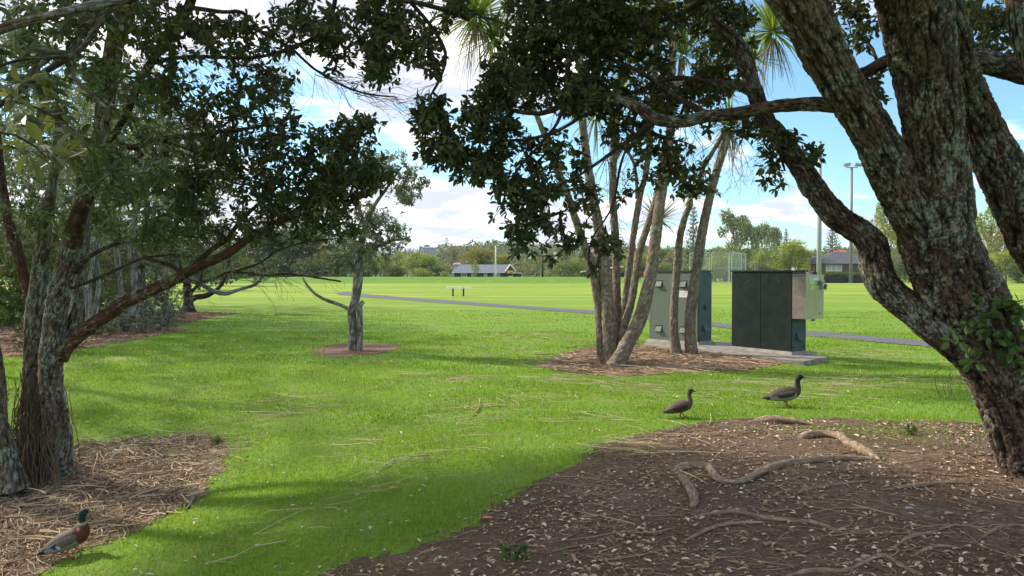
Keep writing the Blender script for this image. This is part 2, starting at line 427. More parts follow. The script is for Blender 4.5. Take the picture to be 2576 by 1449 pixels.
GX = axis([(-500, -150, 25), (-150, -40, 4), (-40, -12, 1), (-12, 10, .2), (10, 40, 1), (40, 150, 4), (150, 500, 25)])
GY = axis([(-60, -4, 2), (-4, 16, .2), (16, 40, .6), (40, 114, 2), (114, 140, .5), (140, 240, 4), (240, 950, 14)])
def grid_sheet(X, Y, z, keep=None):
    XX, YY = np.meshgrid(X, Y, indexing='ij'); V = np.stack([XX, YY, z(XX, YY)], -1).reshape(-1, 3)
    ny = len(Y); i, j = np.meshgrid(np.arange(len(X) - 1), np.arange(ny - 1), indexing='ij'); i = i.ravel(); j = j.ravel()
    Q = np.stack([i * ny + j, (i + 1) * ny + j, (i + 1) * ny + j + 1, i * ny + j + 1], 1)
    if keep is not None:
        cx = (X[i] + X[i + 1]) / 2; cy = (Y[j] + Y[j + 1]) / 2; Q = Q[keep(cx, cy)]
        used = np.unique(Q); mp = np.zeros(len(V), int); mp[used] = np.arange(len(used)); V = V[used]; Q = mp[Q]
    return V, Q
V, Q = grid_sheet(GX, GY, height)
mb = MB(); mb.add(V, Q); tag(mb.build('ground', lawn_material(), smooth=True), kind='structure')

def inpoly(x, y, poly):
    x = np.asarray(x); y = np.asarray(y); r = np.zeros(x.shape, bool); n = len(poly)
    for i in range(n):
        x1, y1 = poly[i]; x2, y2 = poly[(i + 1) % n]
        c = ((y1 > y) != (y2 > y)) & (x < (x2 - x1) * (y - y1) / (y2 - y1 + 1e-12) + x1)
        r ^= c
    return r
def wob(x, y, s=1.0):
    """cheap smooth noise for ragged edges"""
    return (np.sin(x * 5.1 + 1.7 * np.sin(y * 3.3)) + np.sin(y * 6.3 + 1.9 * np.sin(x * 4.1 + 1)) * .8 + .5 * np.sin(x * 17 + y * 13) + .4 * np.sin(x * 31 - y * 23)) * .05 * s
def gpoly(pts): return [tuple(gp(*p).xy) for p in pts]
BEDS = {}
BEDS['left_front'] = gpoly([(-60, 1120), (60, 1118), (185, 1123), (300, 1110), (383, 1100), (517, 1090), (583, 1116), (567, 1166), (533, 1200), (500, 1256), (417, 1300), (300, 1360), (167, 1400), (90, 1449), (0, 1500), (-120, 1500), (-200, 1300)])
BEDS['right_front'] = gpoly([(760, 1475), (858, 1423), (1025, 1376), (1175, 1336), (1225, 1283), (1291, 1250), (1358, 1206), (1485, 1153), (1491, 1126), (1591, 1096), (1717, 1073), (1884, 1053), (2117, 1056), (2497, 1066), (2700, 1080), (2900, 1200), (2900, 1600)]) + [(3.2, 1.5), (-.3, 2.2)]
BEDS['cabbage'] = gpoly([(1351, 923), (1408, 893), (1508, 872), (1640, 868), (1800, 880), (2017, 908), (1884, 931), (1717, 936), (1625, 946), (1458, 946)])
BEDS['ring'] = gpoly([(780, 886), (830, 868), (905, 862), (985, 866), (1012, 874), (960, 889), (880, 897), (800, 895)])
BEDS['left_row'] = gpoly([(-500, 905), (40, 900), (167, 886), (290, 863), (367, 850), (467, 830), (440, 821), (513, 801), (593, 789), (493, 784), (430, 783), (300, 782), (60, 815), (-400, 830)])
def inbed(x, y, grow_=0.0, s=1.0):
    r = np.zeros(np.shape(x), bool); w = wob(x, y, s)
    for k, p in BEDS.items(): r |= inpoly(x + w, y + w * 1.3, p)
    return r
PATH_U = [(1040, 712.3), (905, 716.5), (868, 721), (862, 727), (874, 733), (900, 738.5), (991, 746), (1158, 758), (1358, 773), (1491, 781), (1790, 811), (2030, 833), (2284, 855), (2700, 888)]
PATH_L = [(2700, 906), (2284, 868), (2030, 846), (1790, 821), (1491, 790), (1358, 780), (1158, 766), (991, 753), (910, 748), (855, 742), (830, 734), (846, 725), (895, 719.2), (1040, 714)]
PATHP = gpoly(PATH_U + PATH_L)
def soil_material(name, base, straw, amt):
    m = bpy.data.materials.new(name); m.use_nodes = True; nt = m.node_tree; b = nt.nodes['Principled BSDF']
    geo = nt.nodes.new('ShaderNodeNewGeometry'); pos = geo.outputs['Position']
    c = ramp(nt, noise_(nt, pos, 30, 7, .75), [(.3, tuple(v * .45 for v in base)), (.55, base), (.78, tuple(v * 1.9 for v in base))])
    mp = nt.nodes.new('ShaderNodeMapping'); mp.inputs['Scale'].default_value = (18, 46, 20); mp.inputs['Rotation'].default_value = (0, 0, R(25)); nt.links.new(pos, mp.inputs[0])
    f = noise_(nt, mp.outputs[0], 1.0, 6, .7, 1.5)
    g = noise_(nt, pos, .9, 4, .6)
    ad = nt.nodes.new('ShaderNodeMath'); ad.operation = 'MULTIPLY_ADD'; nt.links.new(g, ad.inputs[0]); ad.inputs[1].default_value = .6; nt.links.new(f, ad.inputs[2])
    c = mixc(nt, maprange(nt, ad.outputs[0], .98 - amt * .3, 1.08 - amt * .3, 0, .75), c, straw)
    nt.links.new(c, b.inputs['Base Color']); b.inputs['Roughness'].default_value = .95; b.inputs['Specular IOR Level'].default_value = .1
    bp = nt.nodes.new('ShaderNodeBump'); bp.inputs['Strength'].default_value = 1.0; bp.inputs['Distance'].default_value = .03
    nt.links.new(noise_(nt, pos, 24, 8, .7), bp.inputs['Height']); nt.links.new(bp.outputs[0], b.inputs['Normal'])
    return m
M_soil = soil_material('soil', (.155, .105, .072), (.36, .265, .185), .42)
M_mulch = soil_material('mulch', (.15, .095, .062), (.40, .29, .19), .9)
M_redmulch = soil_material('bark_mulch', (.17, .092, .060), (.42, .29, .20), .8)
for nm, key, st, mt, dz in (('mulch_bed', 'left_front', .06, M_mulch, .006), ('soil_bed', 'right_front', .07, M_soil, .006), ('mulch_bed', 'cabbage', .06, M_redmulch, .008),
                       ('soil_bed', 'ring', .05, M_redmulch, .008), ('mulch_bed', 'left_row', .2, M_redmulch, .012)):
    p = np.array(BEDS[key]); lo = p.min(0) - .3; hi = p.max(0) + .3
    X = np.arange(lo[0], hi[0], st); Y = np.arange(lo[1], hi[1], st)
    V, Q = grid_sheet(X, Y, lambda a, b: height(a, b) + dz, keep=lambda a, b: inpoly(a + wob(a, b), b + 1.3 * wob(a, b), BEDS[key]))
    mb = MB(); mb.add(V, Q); tag(mb.build(nm, mt, smooth=True), kind='structure')
# path: asphalt strip following the ground
M_path = mat('asphalt', (.115, .112, .118), .9, vary=.28, scale=14, bump=.4, bscale=90)
p = np.array(PATHP)
X = axis([(-14.5, 30, .15)]); Y = np.arange(9, 122, .15)
V, Q = grid_sheet(X, Y, lambda a, b: height(a, b) + .015, keep=lambda a, b: inpoly(a, b, PATHP))
mb = MB(); mb.add(V, Q); tag(mb.build('footpath', M_path, smooth=True), kind='structure')

# ------------------------------------------------------------------ grass blades (stuff)
M_grass = bpy.data.materials.new('grass_blade'); M_grass.use_nodes = True
def _g():
    nt = M_grass.node_tree; b = nt.nodes['Principled BSDF']
    c = ramp(nt, attr(nt, 'rnd'), [(0, (.095, .18, .020)), (.45, (.18, .29, .030)), (.85, (.29, .39, .055)), (1, (.42, .40, .17))])
    nt.links.new(c, b.inputs['Base Color']); b.inputs['Roughness'].default_value = .6; b.inputs['Specular IOR Level'].default_value = .25
    t = nt.nodes.new('ShaderNodeBsdfTranslucent'); nt.links.new(mixc(nt, 1, c, (1.5, 1.5, .7), 'MULTIPLY'), t.inputs[0])
    mx = nt.nodes.new('ShaderNodeMixShader'); mx.inputs[0].default_value = .4
    nt.links.new(b.outputs[0], mx.inputs[1]); nt.links.new(t.outputs[0], mx.inputs[2]); nt.links.new(mx.outputs[0], nt.nodes['Material Output'].inputs[0])
_g()
PADP = [tuple(P(a, b_, 1).xy) for a, b_ in ()]
def scatter(y0, y1, n, wedge=.78, pad=.8):
    y = np.sqrt(rng.random(n) * (y1 ** 2 - y0 ** 2) + y0 ** 2); x = (rng.random(n) * 2 - 1) * (wedge * y + pad); return x, y
def blades(mb, x, y, h, w, lean=.5, lo=0, hi=1.):
    n = len(x); z = height(x, y); a = rng.random(n) * 2 * np.pi; b_ = rng.random(n) * 2 * np.pi
    h = h * rng.uniform(.5, 1.25, n); ln = rng.uniform(.1, 1, n) * lean * h
    s = np.stack([np.cos(a), np.sin(a), np.zeros(n)], 1) * (w / 2 * rng.uniform(.7, 1.3, n))[:, None]; l = np.stack([np.cos(b_), np.sin(b_), np.zeros(n)], 1) * ln[:, None]
    B = np.stack([x, y, z - .003], 1); up = np.array([0, 0, 1.]) * h[:, None]
    V = np.stack([B - s, B + s, B + up * .6 + l * .35 + s * .7, B + up * .6 + l * .35 - s * .7, B + up * .98 + l], 1).reshape(-1, 3)
    bb = np.arange(n)[:, None] * 5
    pt = .5 + .25 * np.sin(x * 1.7 + np.sin(y * 2.1)) + .2 * np.sin(y * 3.1 + x * .8)
    rnd = np.clip(lo + (hi - lo) * (.55 * rng.random(n) + .35 * pt), 0, .86); rnd[rng.random(n) < .012] = 1
    mb.add(V, [bb + np.array([0, 1, 2, 3]), bb + np.array([3, 2, 4])], rnd=np.repeat(rnd, 5))
mb = MB()
for y0, y1, n, h, w in ((3.2, 9, 150000, .042, .0052), (9, 14, 110000, .042, .009), (14, 22, 90000, .042, .017), (22, 34, 42000, .032, .03)):
    x, y = scatter(y0, y1, n)
    jx = rng.normal(size=n) * .07; jy = rng.normal(size=n) * .07; far_ = rng.random(n) < .22
    k = ~inbed(x + jx * (1 + 1.6 * far_), y + jy * (1 + 1.6 * far_)) & ~inpoly(x, y, PATHP)
    x = x[k]; y = y[k]
    den = .5 + .5 * np.sin(x * 2.3 + 1.1 * np.sin(y * 1.7)) * np.sin(y * 2.9 + x)
    k = rng.random(len(x)) < .45 + .6 * den
    blades(mb, x[k], y[k], h * (.75 + .5 * den[k]), w)
# thin weeds and stray grass creeping into the right-hand soil bed
for cx, cy, sr, n in ((2110, 1085, .5, 700), (2260, 1082, .55, 900), (2330, 1110, .5, 350), (1290, 1405, .12, 60), (880, 1440, .3, 160), (1450, 1150, .35, 200), (2150, 1150, .2, 60), (720, 1290, .3, 0)):
    g = gp(cx, cy); x = g.x + rng.normal(size=n) * sr; y = g.y + rng.normal(size=n) * sr * .45
    blades(mb, x, y, .035, .008, .9)
tag(mb.build('grass', M_grass), 'short bright green lawn grass growing round the mulch beds', 'grass', kind='stuff')

# ------------------------------------------------------------------ fallen leaves, twigs, cut straw (stuff)
def ramp_mat(name, stops, rough=.8, trans=0):
    m = bpy.data.materials.new(name); m.use_nodes = True; nt = m.node_tree; b = nt.nodes['Principled BSDF']
    nt.links.new(ramp(nt, attr(nt, 'rnd'), stops), b.inputs['Base Color']); b.inputs['Roughness'].default_value = rough; b.inputs['Specular IOR Level'].default_value = .25
    return m
M_litter = ramp_mat('dry_leaf', [(0, (.10, .058, .034)), (.3, (.24, .145, .08)), (.55, (.42, .29, .17)), (.82, (.54, .40, .27)), (.965, (.72, .62, .49)), (.988, (.74, .60, .46)), (1, (.48, .19, .10))])
M_stick = ramp_mat('dry_twig', [(0, (.09, .055, .035)), (.4, (.23, .15, .09)), (.75, (.44, .32, .20)), (1, (.66, .53, .37))], .85)
M_straw = ramp_mat('straw', [(0, (.17, .13, .06)), (.5, (.36, .30, .14)), (1, (.52, .46, .27))], .7)
def inside(key, n):
    p = np.array(BEDS[key]); lo = p.min(0); hi = p.max(0); X = np.zeros(0); Y = np.zeros(0)
    while len(X) < n:
        x = rng.uniform(lo[0], hi[0], n * 2); y = rng.uniform(lo[1], hi[1], n * 2)
        k = inpoly(x, y, BEDS[key]) & (np.abs(x) < .78 * np.maximum(y, 0) + 1); X = np.append(X, x[k]); Y = np.append(Y, y[k])
    sg = .05 + .12 * (rng.random(n) < .25); return X[:n] + rng.normal(size=n) * sg, Y[:n] + rng.normal(size=n) * sg
def patchy(x, y, seed=0., amt=.6):
    v = np.array([mn.noise(Vector((a * .9, b * .9, seed))) + .5 * mn.noise(Vector((a * 3, b * 3, seed + 5))) for a, b in zip(x, y)])
    return rng.random(len(x)) < np.clip(.62 + v * amt * 2.2, .08, 1)
def flat_leaves(mb, x, y, L, W_, lo=.25, hi=1.0, tilt=.35):
    n = len(x); a = rng.random(n) * 2 * np.pi
    d = np.stack([np.cos(a), np.sin(a), rng.normal(size=n) * tilt * .6], 1)
    pos = np.stack([x, y, height(x, y) + .012 + np.abs(d[:, 2]) * L * .35], 1)
    up = np.stack([rng.normal(size=n) * tilt, rng.normal(size=n) * tilt, np.full(n, 6.)], 1)
    leaves(mb, pos, d, L * rng.uniform(.55, 1.25, n), W_ * rng.uniform(.6, 1.2, n), np.clip(lo + (hi - lo) * rng.random(n), 0, 1), up=up, fold=rng.uniform(.1, .7))
def sticks(mb, x, y, L, r, zc=.01, curve=.25, lo=0, hi=1, k=3, nseg=4, ang=None, lift=0.0):
    for i in range(len(x)):
        a = rng.random() * 2 * math.pi if ang is None else rng.normal() * ang[1] + ang[0]; l = L * rng.uniform(.3, 1.3); cv = rng.normal() * curve; pts = []; px, py = x[i], y[i]
        kink = rng.integers(0, nseg); z0 = rng.random() * lift; z1 = rng.random() * lift
        for s in range(nseg + 1):
            pts.append((px, py, hz(px, py) + zc + z0 + (z1 - z0) * s / nseg)); px += math.cos(a) * l / nseg; py += math.sin(a) * l / nseg; a += cv + (rng.normal() * curve * 1.5 if s == kink else 0)
        rr = r * rng.uniform(.5, 1.5)
        mb.tube(pts, [rr, rr, rr * .9, rr * .8, rr * .4][:nseg + 1], k, rnd=float(np.clip(lo + (hi - lo) * rng.random(), 0, 1)))
mb = MB()
x, y = inside('right_front', 7000); k = (y > 2.6) & patchy(x, y); flat_leaves(mb, x[k], y[k], .052, .024, .15)
x, y = inside('right_front', 9000); k = (y > 2.6) & patchy(x, y); flat_leaves(mb, x[k], y[k], .024, .010, .2)
x, y = inside('right_front', 3000); kk = (y < 5.3) & (wob(x * .5, y * .5) > -.03); flat_leaves(mb, x[kk], y[kk], .055, .022, .3)
x, y = inside('left_front', 2600); flat_leaves(mb, x, y, .06, .022, .25)
x, y = inside('cabbage', 900); flat_leaves(mb, x, y, .07, .02, .2)
x, y = inside('left_row', 9000); flat_leaves(mb, x, y, .08, .035, .1, .9)
x, y = inside('ring', 350); flat_leaves(mb, x, y, .04, .018, .1, .6)
# pale leaves dropped on the lawn, most of them on the shaded side and along the bed edges
x, y = scatter(3.5, 8.5, 500); k = ~inbed(x, y); flat_leaves(mb, x[k], y[k], .05, .022, .6)
mb.V[-1][:, 2] += .022
x, y = scatter(8.5, 32, 2600, .6); k = ~inbed(x, y) & (x < 2 + (y < 14) * 4); flat_leaves(mb, x[k], y[k], .055, .024, .6)
mb.V[-1][:, 2] += .022
tag(mb.build('leaf_litter', M_litter), 'pale brown fallen leaves scattered over the soil and lawn', 'fallen leaves', kind='stuff')
mb = MB()
x, y = inside('right_front', 5200); k = (y > 2.6) & patchy(x, y, 3.); sticks(mb, x[k], y[k], .18, .0022, .012, .35, 0, .8)
x, y = inside('right_front', 520); k = (y > 2.6) & (y < 7) & patchy(x, y, 3.); sticks(mb, x[k], y[k], .5, .0045, .012, .25, .1, .8, 5)
x, y = inside('left_front', 4200); k = inbed(x + .12, y + .08); x, y = x[k], y[k]; sticks(mb, x, y, .26, .0040, .016, .4, .1, 1, 3, lift=.03)
x, y = inside('left_front', 160); k = inbed(x + .25, y + .1); x, y = x[k], y[k]; sticks(mb, x, y, .5, .006, .03, .16, .3, 1, 4, lift=.05)
x, y = inside('cabbage', 1500); sticks(mb, x, y, .45, .006, .02, .25, .2, .9, 3, lift=.04)
x, y = inside('left_row', 1500); sticks(mb, x, y, .5, .007, .02, .25, .1, .8, 3)
tag(mb.build('twig_litter', M_stick), 'tangled dry twigs and thin roots lying on the beds', 'twigs', kind='stuff')
mb = MB()
def straw(cx, cy, n, sx, sy, L=.5):
    g = gp(cx, cy); x = g.x + rng.normal(size=n) * sx; y = g.y + rng.normal(size=n) * sy
    sticks(mb, x, y, L, .0028, .035, .22, .2, 1, 3, ang=(0, .5))
for a in ((1155, 955, 30, .22, .15, .4), (1210, 1022, 26, .5, .3), (1020, 1160, 26, .25, .3), (1370, 850, 90, 1.3, .9), (1290, 845, 45, .9, .6), (1180, 870, 30, .8, .5), (1000, 950, 22, .6, .5),
          (840, 1000, 26, .8, .5), (690, 1040, 30, .5, .35, .6), (640, 1010, 40, .8, .4), (860, 1120, 20, .2, .3), (1130, 1075, 24, .5, .35), (2190, 965, 70, .9, .4, .6), (2330, 970, 26, .5, .4), (2060, 975, 34, .4, .3, .6),
          (1950, 990, 50, .5, .4), (1850, 960, 60, .8, .3), (1700, 990, 50, .6, .4), (1560, 970, 50, .7, .3), (1450, 960, 50, .5, .3), (2250, 905, 70, .9, .6), (2150, 890, 50, .6, .4), (1590, 1110, 30, .35, .15), (1560, 1140, 24, .25, .2),
          (360, 1130, 70, .5, .35), (480, 1140, 60, .3, .3), (1330, 1000, 24, .7, .4), (1450, 1060, 18, .5, .4), (640, 1320, 10, .3, .3), (820, 1280, 8, .3, .3), (1300, 900, 40, .7, .5), (1900, 850, 60, 1.2, .5)):
    straw(*a)
x, y = scatter(7.5, 18, 420, .62); k = ~inbed(x, y); sticks(mb, x[k], y[k], .4, .0026, .035, .3, .2, 1, 3)
tag(mb.build('dry_straw', M_straw), 'cut dry grass stalks strewn across the lawn', 'straw', kind='stuff')

# ------------------------------------------------------------------ the big right-hand tree
B_right = bark_mat('rough_bark', [(.068, .044, .031), (.14, .095, .070), (.245, .175, .132)], (.30, .31, .24), .50, lscale=3.4, crack=(.010, .007, .005))
B_left = bark_mat('lichen_bark', [(.095, .060, .042), (.19, .13, .092), (.28, .20, .15)], (.33, .335, .27), .80, lscale=3.0)
B_dark = bark_mat('dark_bark', [(.035, .023, .016), (.07, .048, .034), (.11, .08, .058)], (.18, .19, .14), .25)
B_twig = bark_mat('twig_bark', [(.09, .068, .05), (.15, .12, .09), (.22, .18, .14)], (.3, .3, .24), .2)
B_grey = bark_mat('grey_bark', [(.12, .105, .085), (.22, .20, .17), (.32, .29, .25)], (.46, .47, .42), .9, lscale=6, crack=(.07, .06, .05))
B_root = bark_mat('root_bark', [(.22, .16, .105), (.36, .265, .18), (.47, .36, .26)], (.50, .45, .37), .3, crack=(.17, .12, .08))
L_right = leaf_mat('leaf_dark_green', [(0, (.030, .040, .019)), (.5, (.066, .082, .034)), (.86, (.15, .165, .07)), (.985, (.23, .24, .11)), (1, (.38, .18, .05))], .28)
L_olive = leaf_mat('leaf_olive', [(0, (.052, .078, .034)), (.5, (.11, .15, .062)), (.88, (.22, .265, .13)), (.985, (.32, .36, .23)), (1, (.45, .22, .08))], .25)
L_grey = leaf_mat('leaf_grey_green', [(0, (.095, .120, .075)), (.5, (.19, .225, .145)), (1, (.36, .39, .28))], .28)
L_bright = leaf_mat('leaf_fresh_green', [(0, (.03, .065, .015)), (.5, (.065, .12, .028)), (1, (.13, .20, .05))], .25)

rt_base = gp(2610, 1195); rt_base.z -= .02
RT = empty('broadleaf_tree', rt_base, 'massive leaning tree with fissured lichen-patched trunks filling the right edge', 'tree')
skel = []
mb = MB()
trunk_pts = W2P([(2670, 1260, 240, 6.3), (2620, 1180, 185, 6.3), (2562, 1040, 160, 6.28), (2515, 930, 168, 6.26), (2468, 840, 178, 6.25), (2415, 740, 184, 6.2), (2370, 640, 180, 6.1), (2350, 560, 170, 6.0)])
limb(mb, trunk_pts, 130, .013, .022, (.05, .22), .05, 1, flare=.25)
mb.build('trunk', B_right, RT, True)
def rlimb(name, pts, k=80, step=.016, bark=.017, cell=(.045, .20), parent=RT, m=B_right, sk=True, seed=2, wob_=.05):
    mb = MB(); S = limb(mb, W2P(pts), k, step, bark, cell, wob_, seed)
    mb.build(name, m, parent, True)
    if sk: skel.append(S[:, :3])
    return S
rlimb('limb', [(2385, 690, 90, 6.1), (2322, 580, 108, 6.0), (2255, 455, 104, 5.85), (2200, 350, 98, 5.7), (2137, 240, 98, 5.5), (2068, 120, 106, 5.3), (2005, 0, 116, 5.1), (1955, -100, 120, 5.0), (1900, -260, 110, 4.9), (1800, -520, 90, 5.0)], 110, seed=3)
rlimb('limb', [(2372, 640, 140, 6.02), (2366, 540, 144, 5.95), (2358, 420, 136, 5.8), (2346, 300, 138, 5.65), (2326, 170, 150, 5.5), (2298, 20, 165, 5.3), (2278, -120, 165, 5.1), (2260, -350, 150, 5.0), (2300, -600, 100, 5.0)], 120, seed=4)
rlimb('limb', [(2900, 1100, 180, 6.6), (2780, 840, 165, 6.5), (2640, 640, 140, 6.35), (2558, 500, 122, 6.2), (2484, 350, 96, 6.05), (2442, 240, 80, 5.9), (2415, 160, 70, 5.75), (2395, 60, 70, 5.6), (2370, -60, 60, 5.5)], 110, seed=5)
rlimb('limb', [(2530, 990, 100, 6.2), (2467, 912, 96, 6.15), (2384, 848, 84, 6.2), (2295, 780, 76, 6.3), (2228, 722, 72, 6.35), (2202, 662, 70, 6.4), (2196, 618, 68, 6.4), (2162, 582, 62, 6.4), (2105, 545, 60, 6.45), (2052, 480, 57, 6.5), (2002, 405, 50, 6.55), (1962, 345, 46, 6.6),
               (1925, 298, 42, 6.6), (1892, 210, 36, 6.6), (1862, 120, 33, 6.6), (1800, 52, 27, 6.6), (1782, -10, 24, 6.6), (1765, -120, 20, 6.6)], 72, bark=.012, cell=(.035, .13), seed=6)
rlimb('branch', [(2425, 150, 50, 5.85), (2480, 155, 56, 5.85), (2576, 182, 58, 5.8), (2700, 215, 60, 5.6), (2850, 230, 50, 5.5)], 48, .03, .009, (.04, .1), seed=7)
rlimb('branch', [(2640, 260, 60, 5.2), (2590, 140, 56, 5.2), (2565, 40, 52, 5.2), (2560, -80, 50, 5.2), (2540, -260, 40, 5.1)], 48, .03, .009, (.04, .1), seed=8)
rlimb('branch', [(2330, 120, 34, 5.9), (2237, 152, 32, 6.0), (2165, 188, 30, 6.1), (2120, 195, 26, 6.1)], 36, .03, .006, (.03, .08), seed=9)
rlimb('branch', [(2110, 265, 40, 5.75), (2050, 262, 35, 5.8), (1962, 266, 31, 5.9), (1900, 276, 30, 6.0), (1850, 286, 31, 6.05), (1780, 292, 30, 6.1), (1717, 305, 30, 6.15), (1650, 300, 29, 6.2), (1600, 268, 26, 6.25), (1541, 250, 23, 6.3), (1480, 256, 18, 6.35), (1425, 262, 15, 6.4), (1360, 285, 12, 6.4), (1291, 278, 10, 6.4), (1230, 262, 8, 6.4), (1180, 300, 6, 6.4)], 44, .025, .004, (.02, .05), seed=10)
def lb(pts, seed, k=14, m=B_dark, nm='branch', par=None, sk=None): 
    mb = MB(); S = limb(mb, W2P(pts), k, .05, .002, (.015, .04), .14, seed); mb.build(nm, m, par or RT, True); (skel if sk is None else sk).append(S[:, :3])
lb([(1650, 298, 18, 6.2), (1600, 340, 13, 6.3), (1560, 368, 10, 6.35), (1525, 394, 9, 6.35), (1458, 440, 7, 6.4), (1378, 480, 5, 6.4), (1330, 505, 4, 6.4)], 11)
lb([(1905, 240, 26, 6.6), (1850, 215, 20, 6.55), (1780, 205, 15, 6.5), (1717, 197, 13, 6.5), (1658, 203, 12, 6.5), (1608, 230, 11, 6.5), (1560, 236, 10, 6.5), (1500, 245, 8, 6.5), (1400, 235, 7, 6.5), (1330, 215, 5, 6.5)], 12)
lb([(1780, 290, 20, 6.1), (1717, 253, 14, 6.2), (1660, 215, 12, 6.4), (1608, 180, 11, 6.5), (1540, 150, 10, 6.55), (1475, 127, 9, 6.6), (1400, 140, 7, 6.6), (1300, 150, 5, 6.6)], 13)
lb([(1541, 250, 14, 6.3), (1470, 290, 9, 6.4), (1400, 330, 8, 6.4), (1330, 350, 7, 6.4), (1250, 360, 6, 6.4), (1200, 420, 4, 6.4)], 14)
lb([(1782, -10, 20, 6.6), (1700, 40, 13, 6.7), (1600, 60, 11, 6.8), (1500, 50, 9, 6.8), (1400, 70, 7, 6.8)], 15)
lb([(1470, -60, 12, 6.2), (1440, 60, 12, 6.3), (1428, 180, 11, 6.35), (1410, 290, 9, 6.4), (1370, 350, 7, 6.4), (1300, 430, 6, 6.4), (1260, 520, 4, 6.4)], 16)
lb([(1955, -100, 60, 5.1), (1800, -180, 40, 5.6), (1600, -160, 30, 6.0), (1470, -60, 18, 6.2), (1380, 10, 12, 6.3), (1300, 30, 9, 6.4)], 17)
lb([(2000, 400, 16, 6.5), (2030, 400, 8, 6.4), (2060, 420, 6, 6.4)], 18)
lb([(1945, 330, 14, 6.6), (1960, 380, 8, 6.5), (1975, 430, 5, 6.5)], 19)
lb([(1600, 270, 12, 6.25), (1590, 330, 7, 6.35), (1560, 420, 6, 6.4), (1540, 520, 5, 6.4), (1490, 600, 4, 6.4), (1480, 660, 3, 6.4)], 20)
BL = .068; BW = .031
blobs = [(1460, 40, 230, 110, 6.8, .7, 3.6), (1180, 10, 60, 30, 6.7, .3, 1.5), (1360, 190, 165, 115, 6.6, .6, 4.0), (1600, 80, 170, 110, 7, .8, 2.4), (1800, 110, 115, 150, 7.3, .7, 3.0), (1480, 230, 140, 75, 6.6, .6, 2.4),
    (1092, 290, 56, 80, 6.3, .3, 3.6), (1125, 385, 75, 50, 6.3, .35, 3.0), (1220, 320, 115, 90, 6.5, .45, 3.2), (1235, 430, 100, 50, 6.4, .35, 3.0), (1315, 480, 105, 50, 6.4, .35, 3.2),
    (1315, 560, 90, 46, 6.4, .3, 3.0), (1315, 615, 38, 32, 6.3, .2, 1.6), (1395, 390, 95, 65, 6.6, .45, 1.8), (1450, 500, 70, 60, 6.6, .4, 1.2), (1430, 590, 55, 40, 6.5, .3, 1.6), (1530, 610, 60, 36, 6.5, .3, 1.8), (1488, 672, 24, 22, 6.4, .15, 1.0), (1380, 640, 40, 22, 6.4, .2, 1.0),
    (1610, 330, 100, 80, 6.7, .55, 1.6), (1710, 420, 80, 80, 6.8, .5, 1.7), (1710, 240, 120, 65, 7, .5, 2.2), (1850, 320, 90, 36, 6.6, .4, 1.6), (1960, 345, 60, 48, 6.4, .3, 1.5), (1950, 430, 45, 55, 6.5, .3, 1.3), (2050, 400, 34, 50, 6.4, .25, 1.4), (1770, 470, 40, 40, 6.7, .3, 1.0), (1590, 480, 40, 60, 6.7, .3, .6),
    (2150, 50, 80, 75, 6.8, .5, 1.6), (2205, 225, 34, 60, 6.5, .25, 1.9), (2480, 40, 90, 75, 6.6, .5, 2.8), (2500, 120, 60, 34, 6.6, .3, 1.8), (2460, 210, 30, 30, 6.5, .3, .6), 
    (1700, -200, 500, 200, 6.6, 1.2, .9, 1.5), (2200, -300, 500, 250, 6.0, 1.6, .9, 1.8), (2500, -500, 500, 300, 5.0, 2.0, .8, 2.0), (1300, -350, 450, 250, 6.0, 1.5, .8, 1.8), (2900, 0, 250, 300, 6.0, 1.5, .8, 1.6)]
C, S_ = clusters_from_blobs(blobs, BL, BW, 9, -.10, 2.2, 3)
# crown above and behind the camera: it shades the foreground soil
def world_blob(c, r, n, ls):
    v = rng.normal(size=(n, 3)); v /= np.linalg.norm(v, axis=1)[:, None]; v *= (rng.random(n) ** .45)[:, None]
    return np.array(c) + v * np.array(r), np.full(n, ls)
over = [((-1.0, 4.0, 6.2), (3.6, 3.0, 1.1), 420, 2.4), ((2.5, 3.0, 6.0), (3.5, 3.0, 1.2), 300, 2.4)]
for c, r, n, ls in over:
    a, b_ = world_blob(c, r, n, ls); C = np.vstack([C, a]); S_ = np.append(S_, b_)
near, T, cnt, par = grow(np.vstack(skel), C)
mb = MB(); twigs(mb, near, T, cnt, .0026, .022, 4, .02, par)
for a in ((1525, 394, 6.35, 100, .55, 9, 50), (1458, 440, 6.4, 80, .5, 8, 50), (1600, 340, 6.3, 120, .5, 7, 40), (1378, 480, 6.4, 110, .45, 7, 50), (1330, 350, 6.4, 120, .4, 8, 60), (1717, 300, 6.15, 90, .6, 10, 50), (1850, 290, 6.05, 95, .6, 8, 35), (1780, 205, 6.5, 60, .5, 7, 60),
          (1608, 180, 6.5, 140, .6, 8, 60), (1080, 240, 6.4, 120, .45, 8, 50), (1110, 190, 6.5, 150, .4, 6, 50), (1960, 345, 6.5, 80, .4, 6, 40), (1540, 520, 6.4, 90, .35, 6, 60), (1490, 600, 6.4, 70, .3, 6, 70), (1400, 235, 6.5, 150, .5, 6, 50), (1920, 300, 6.5, 85, .55, 5, 20)):
    spray(mb, a[0], a[1], a[2], a[3], a[4], a[5], a[6], .0032)
mb.build('twigs', B_dark, RT, True)['kind'] = 'stuff'
mb = MB(); cluster_leaves(mb, C, S_, near, BL, BW, 9, hang=.25); mb.build('foliage', L_right, RT)
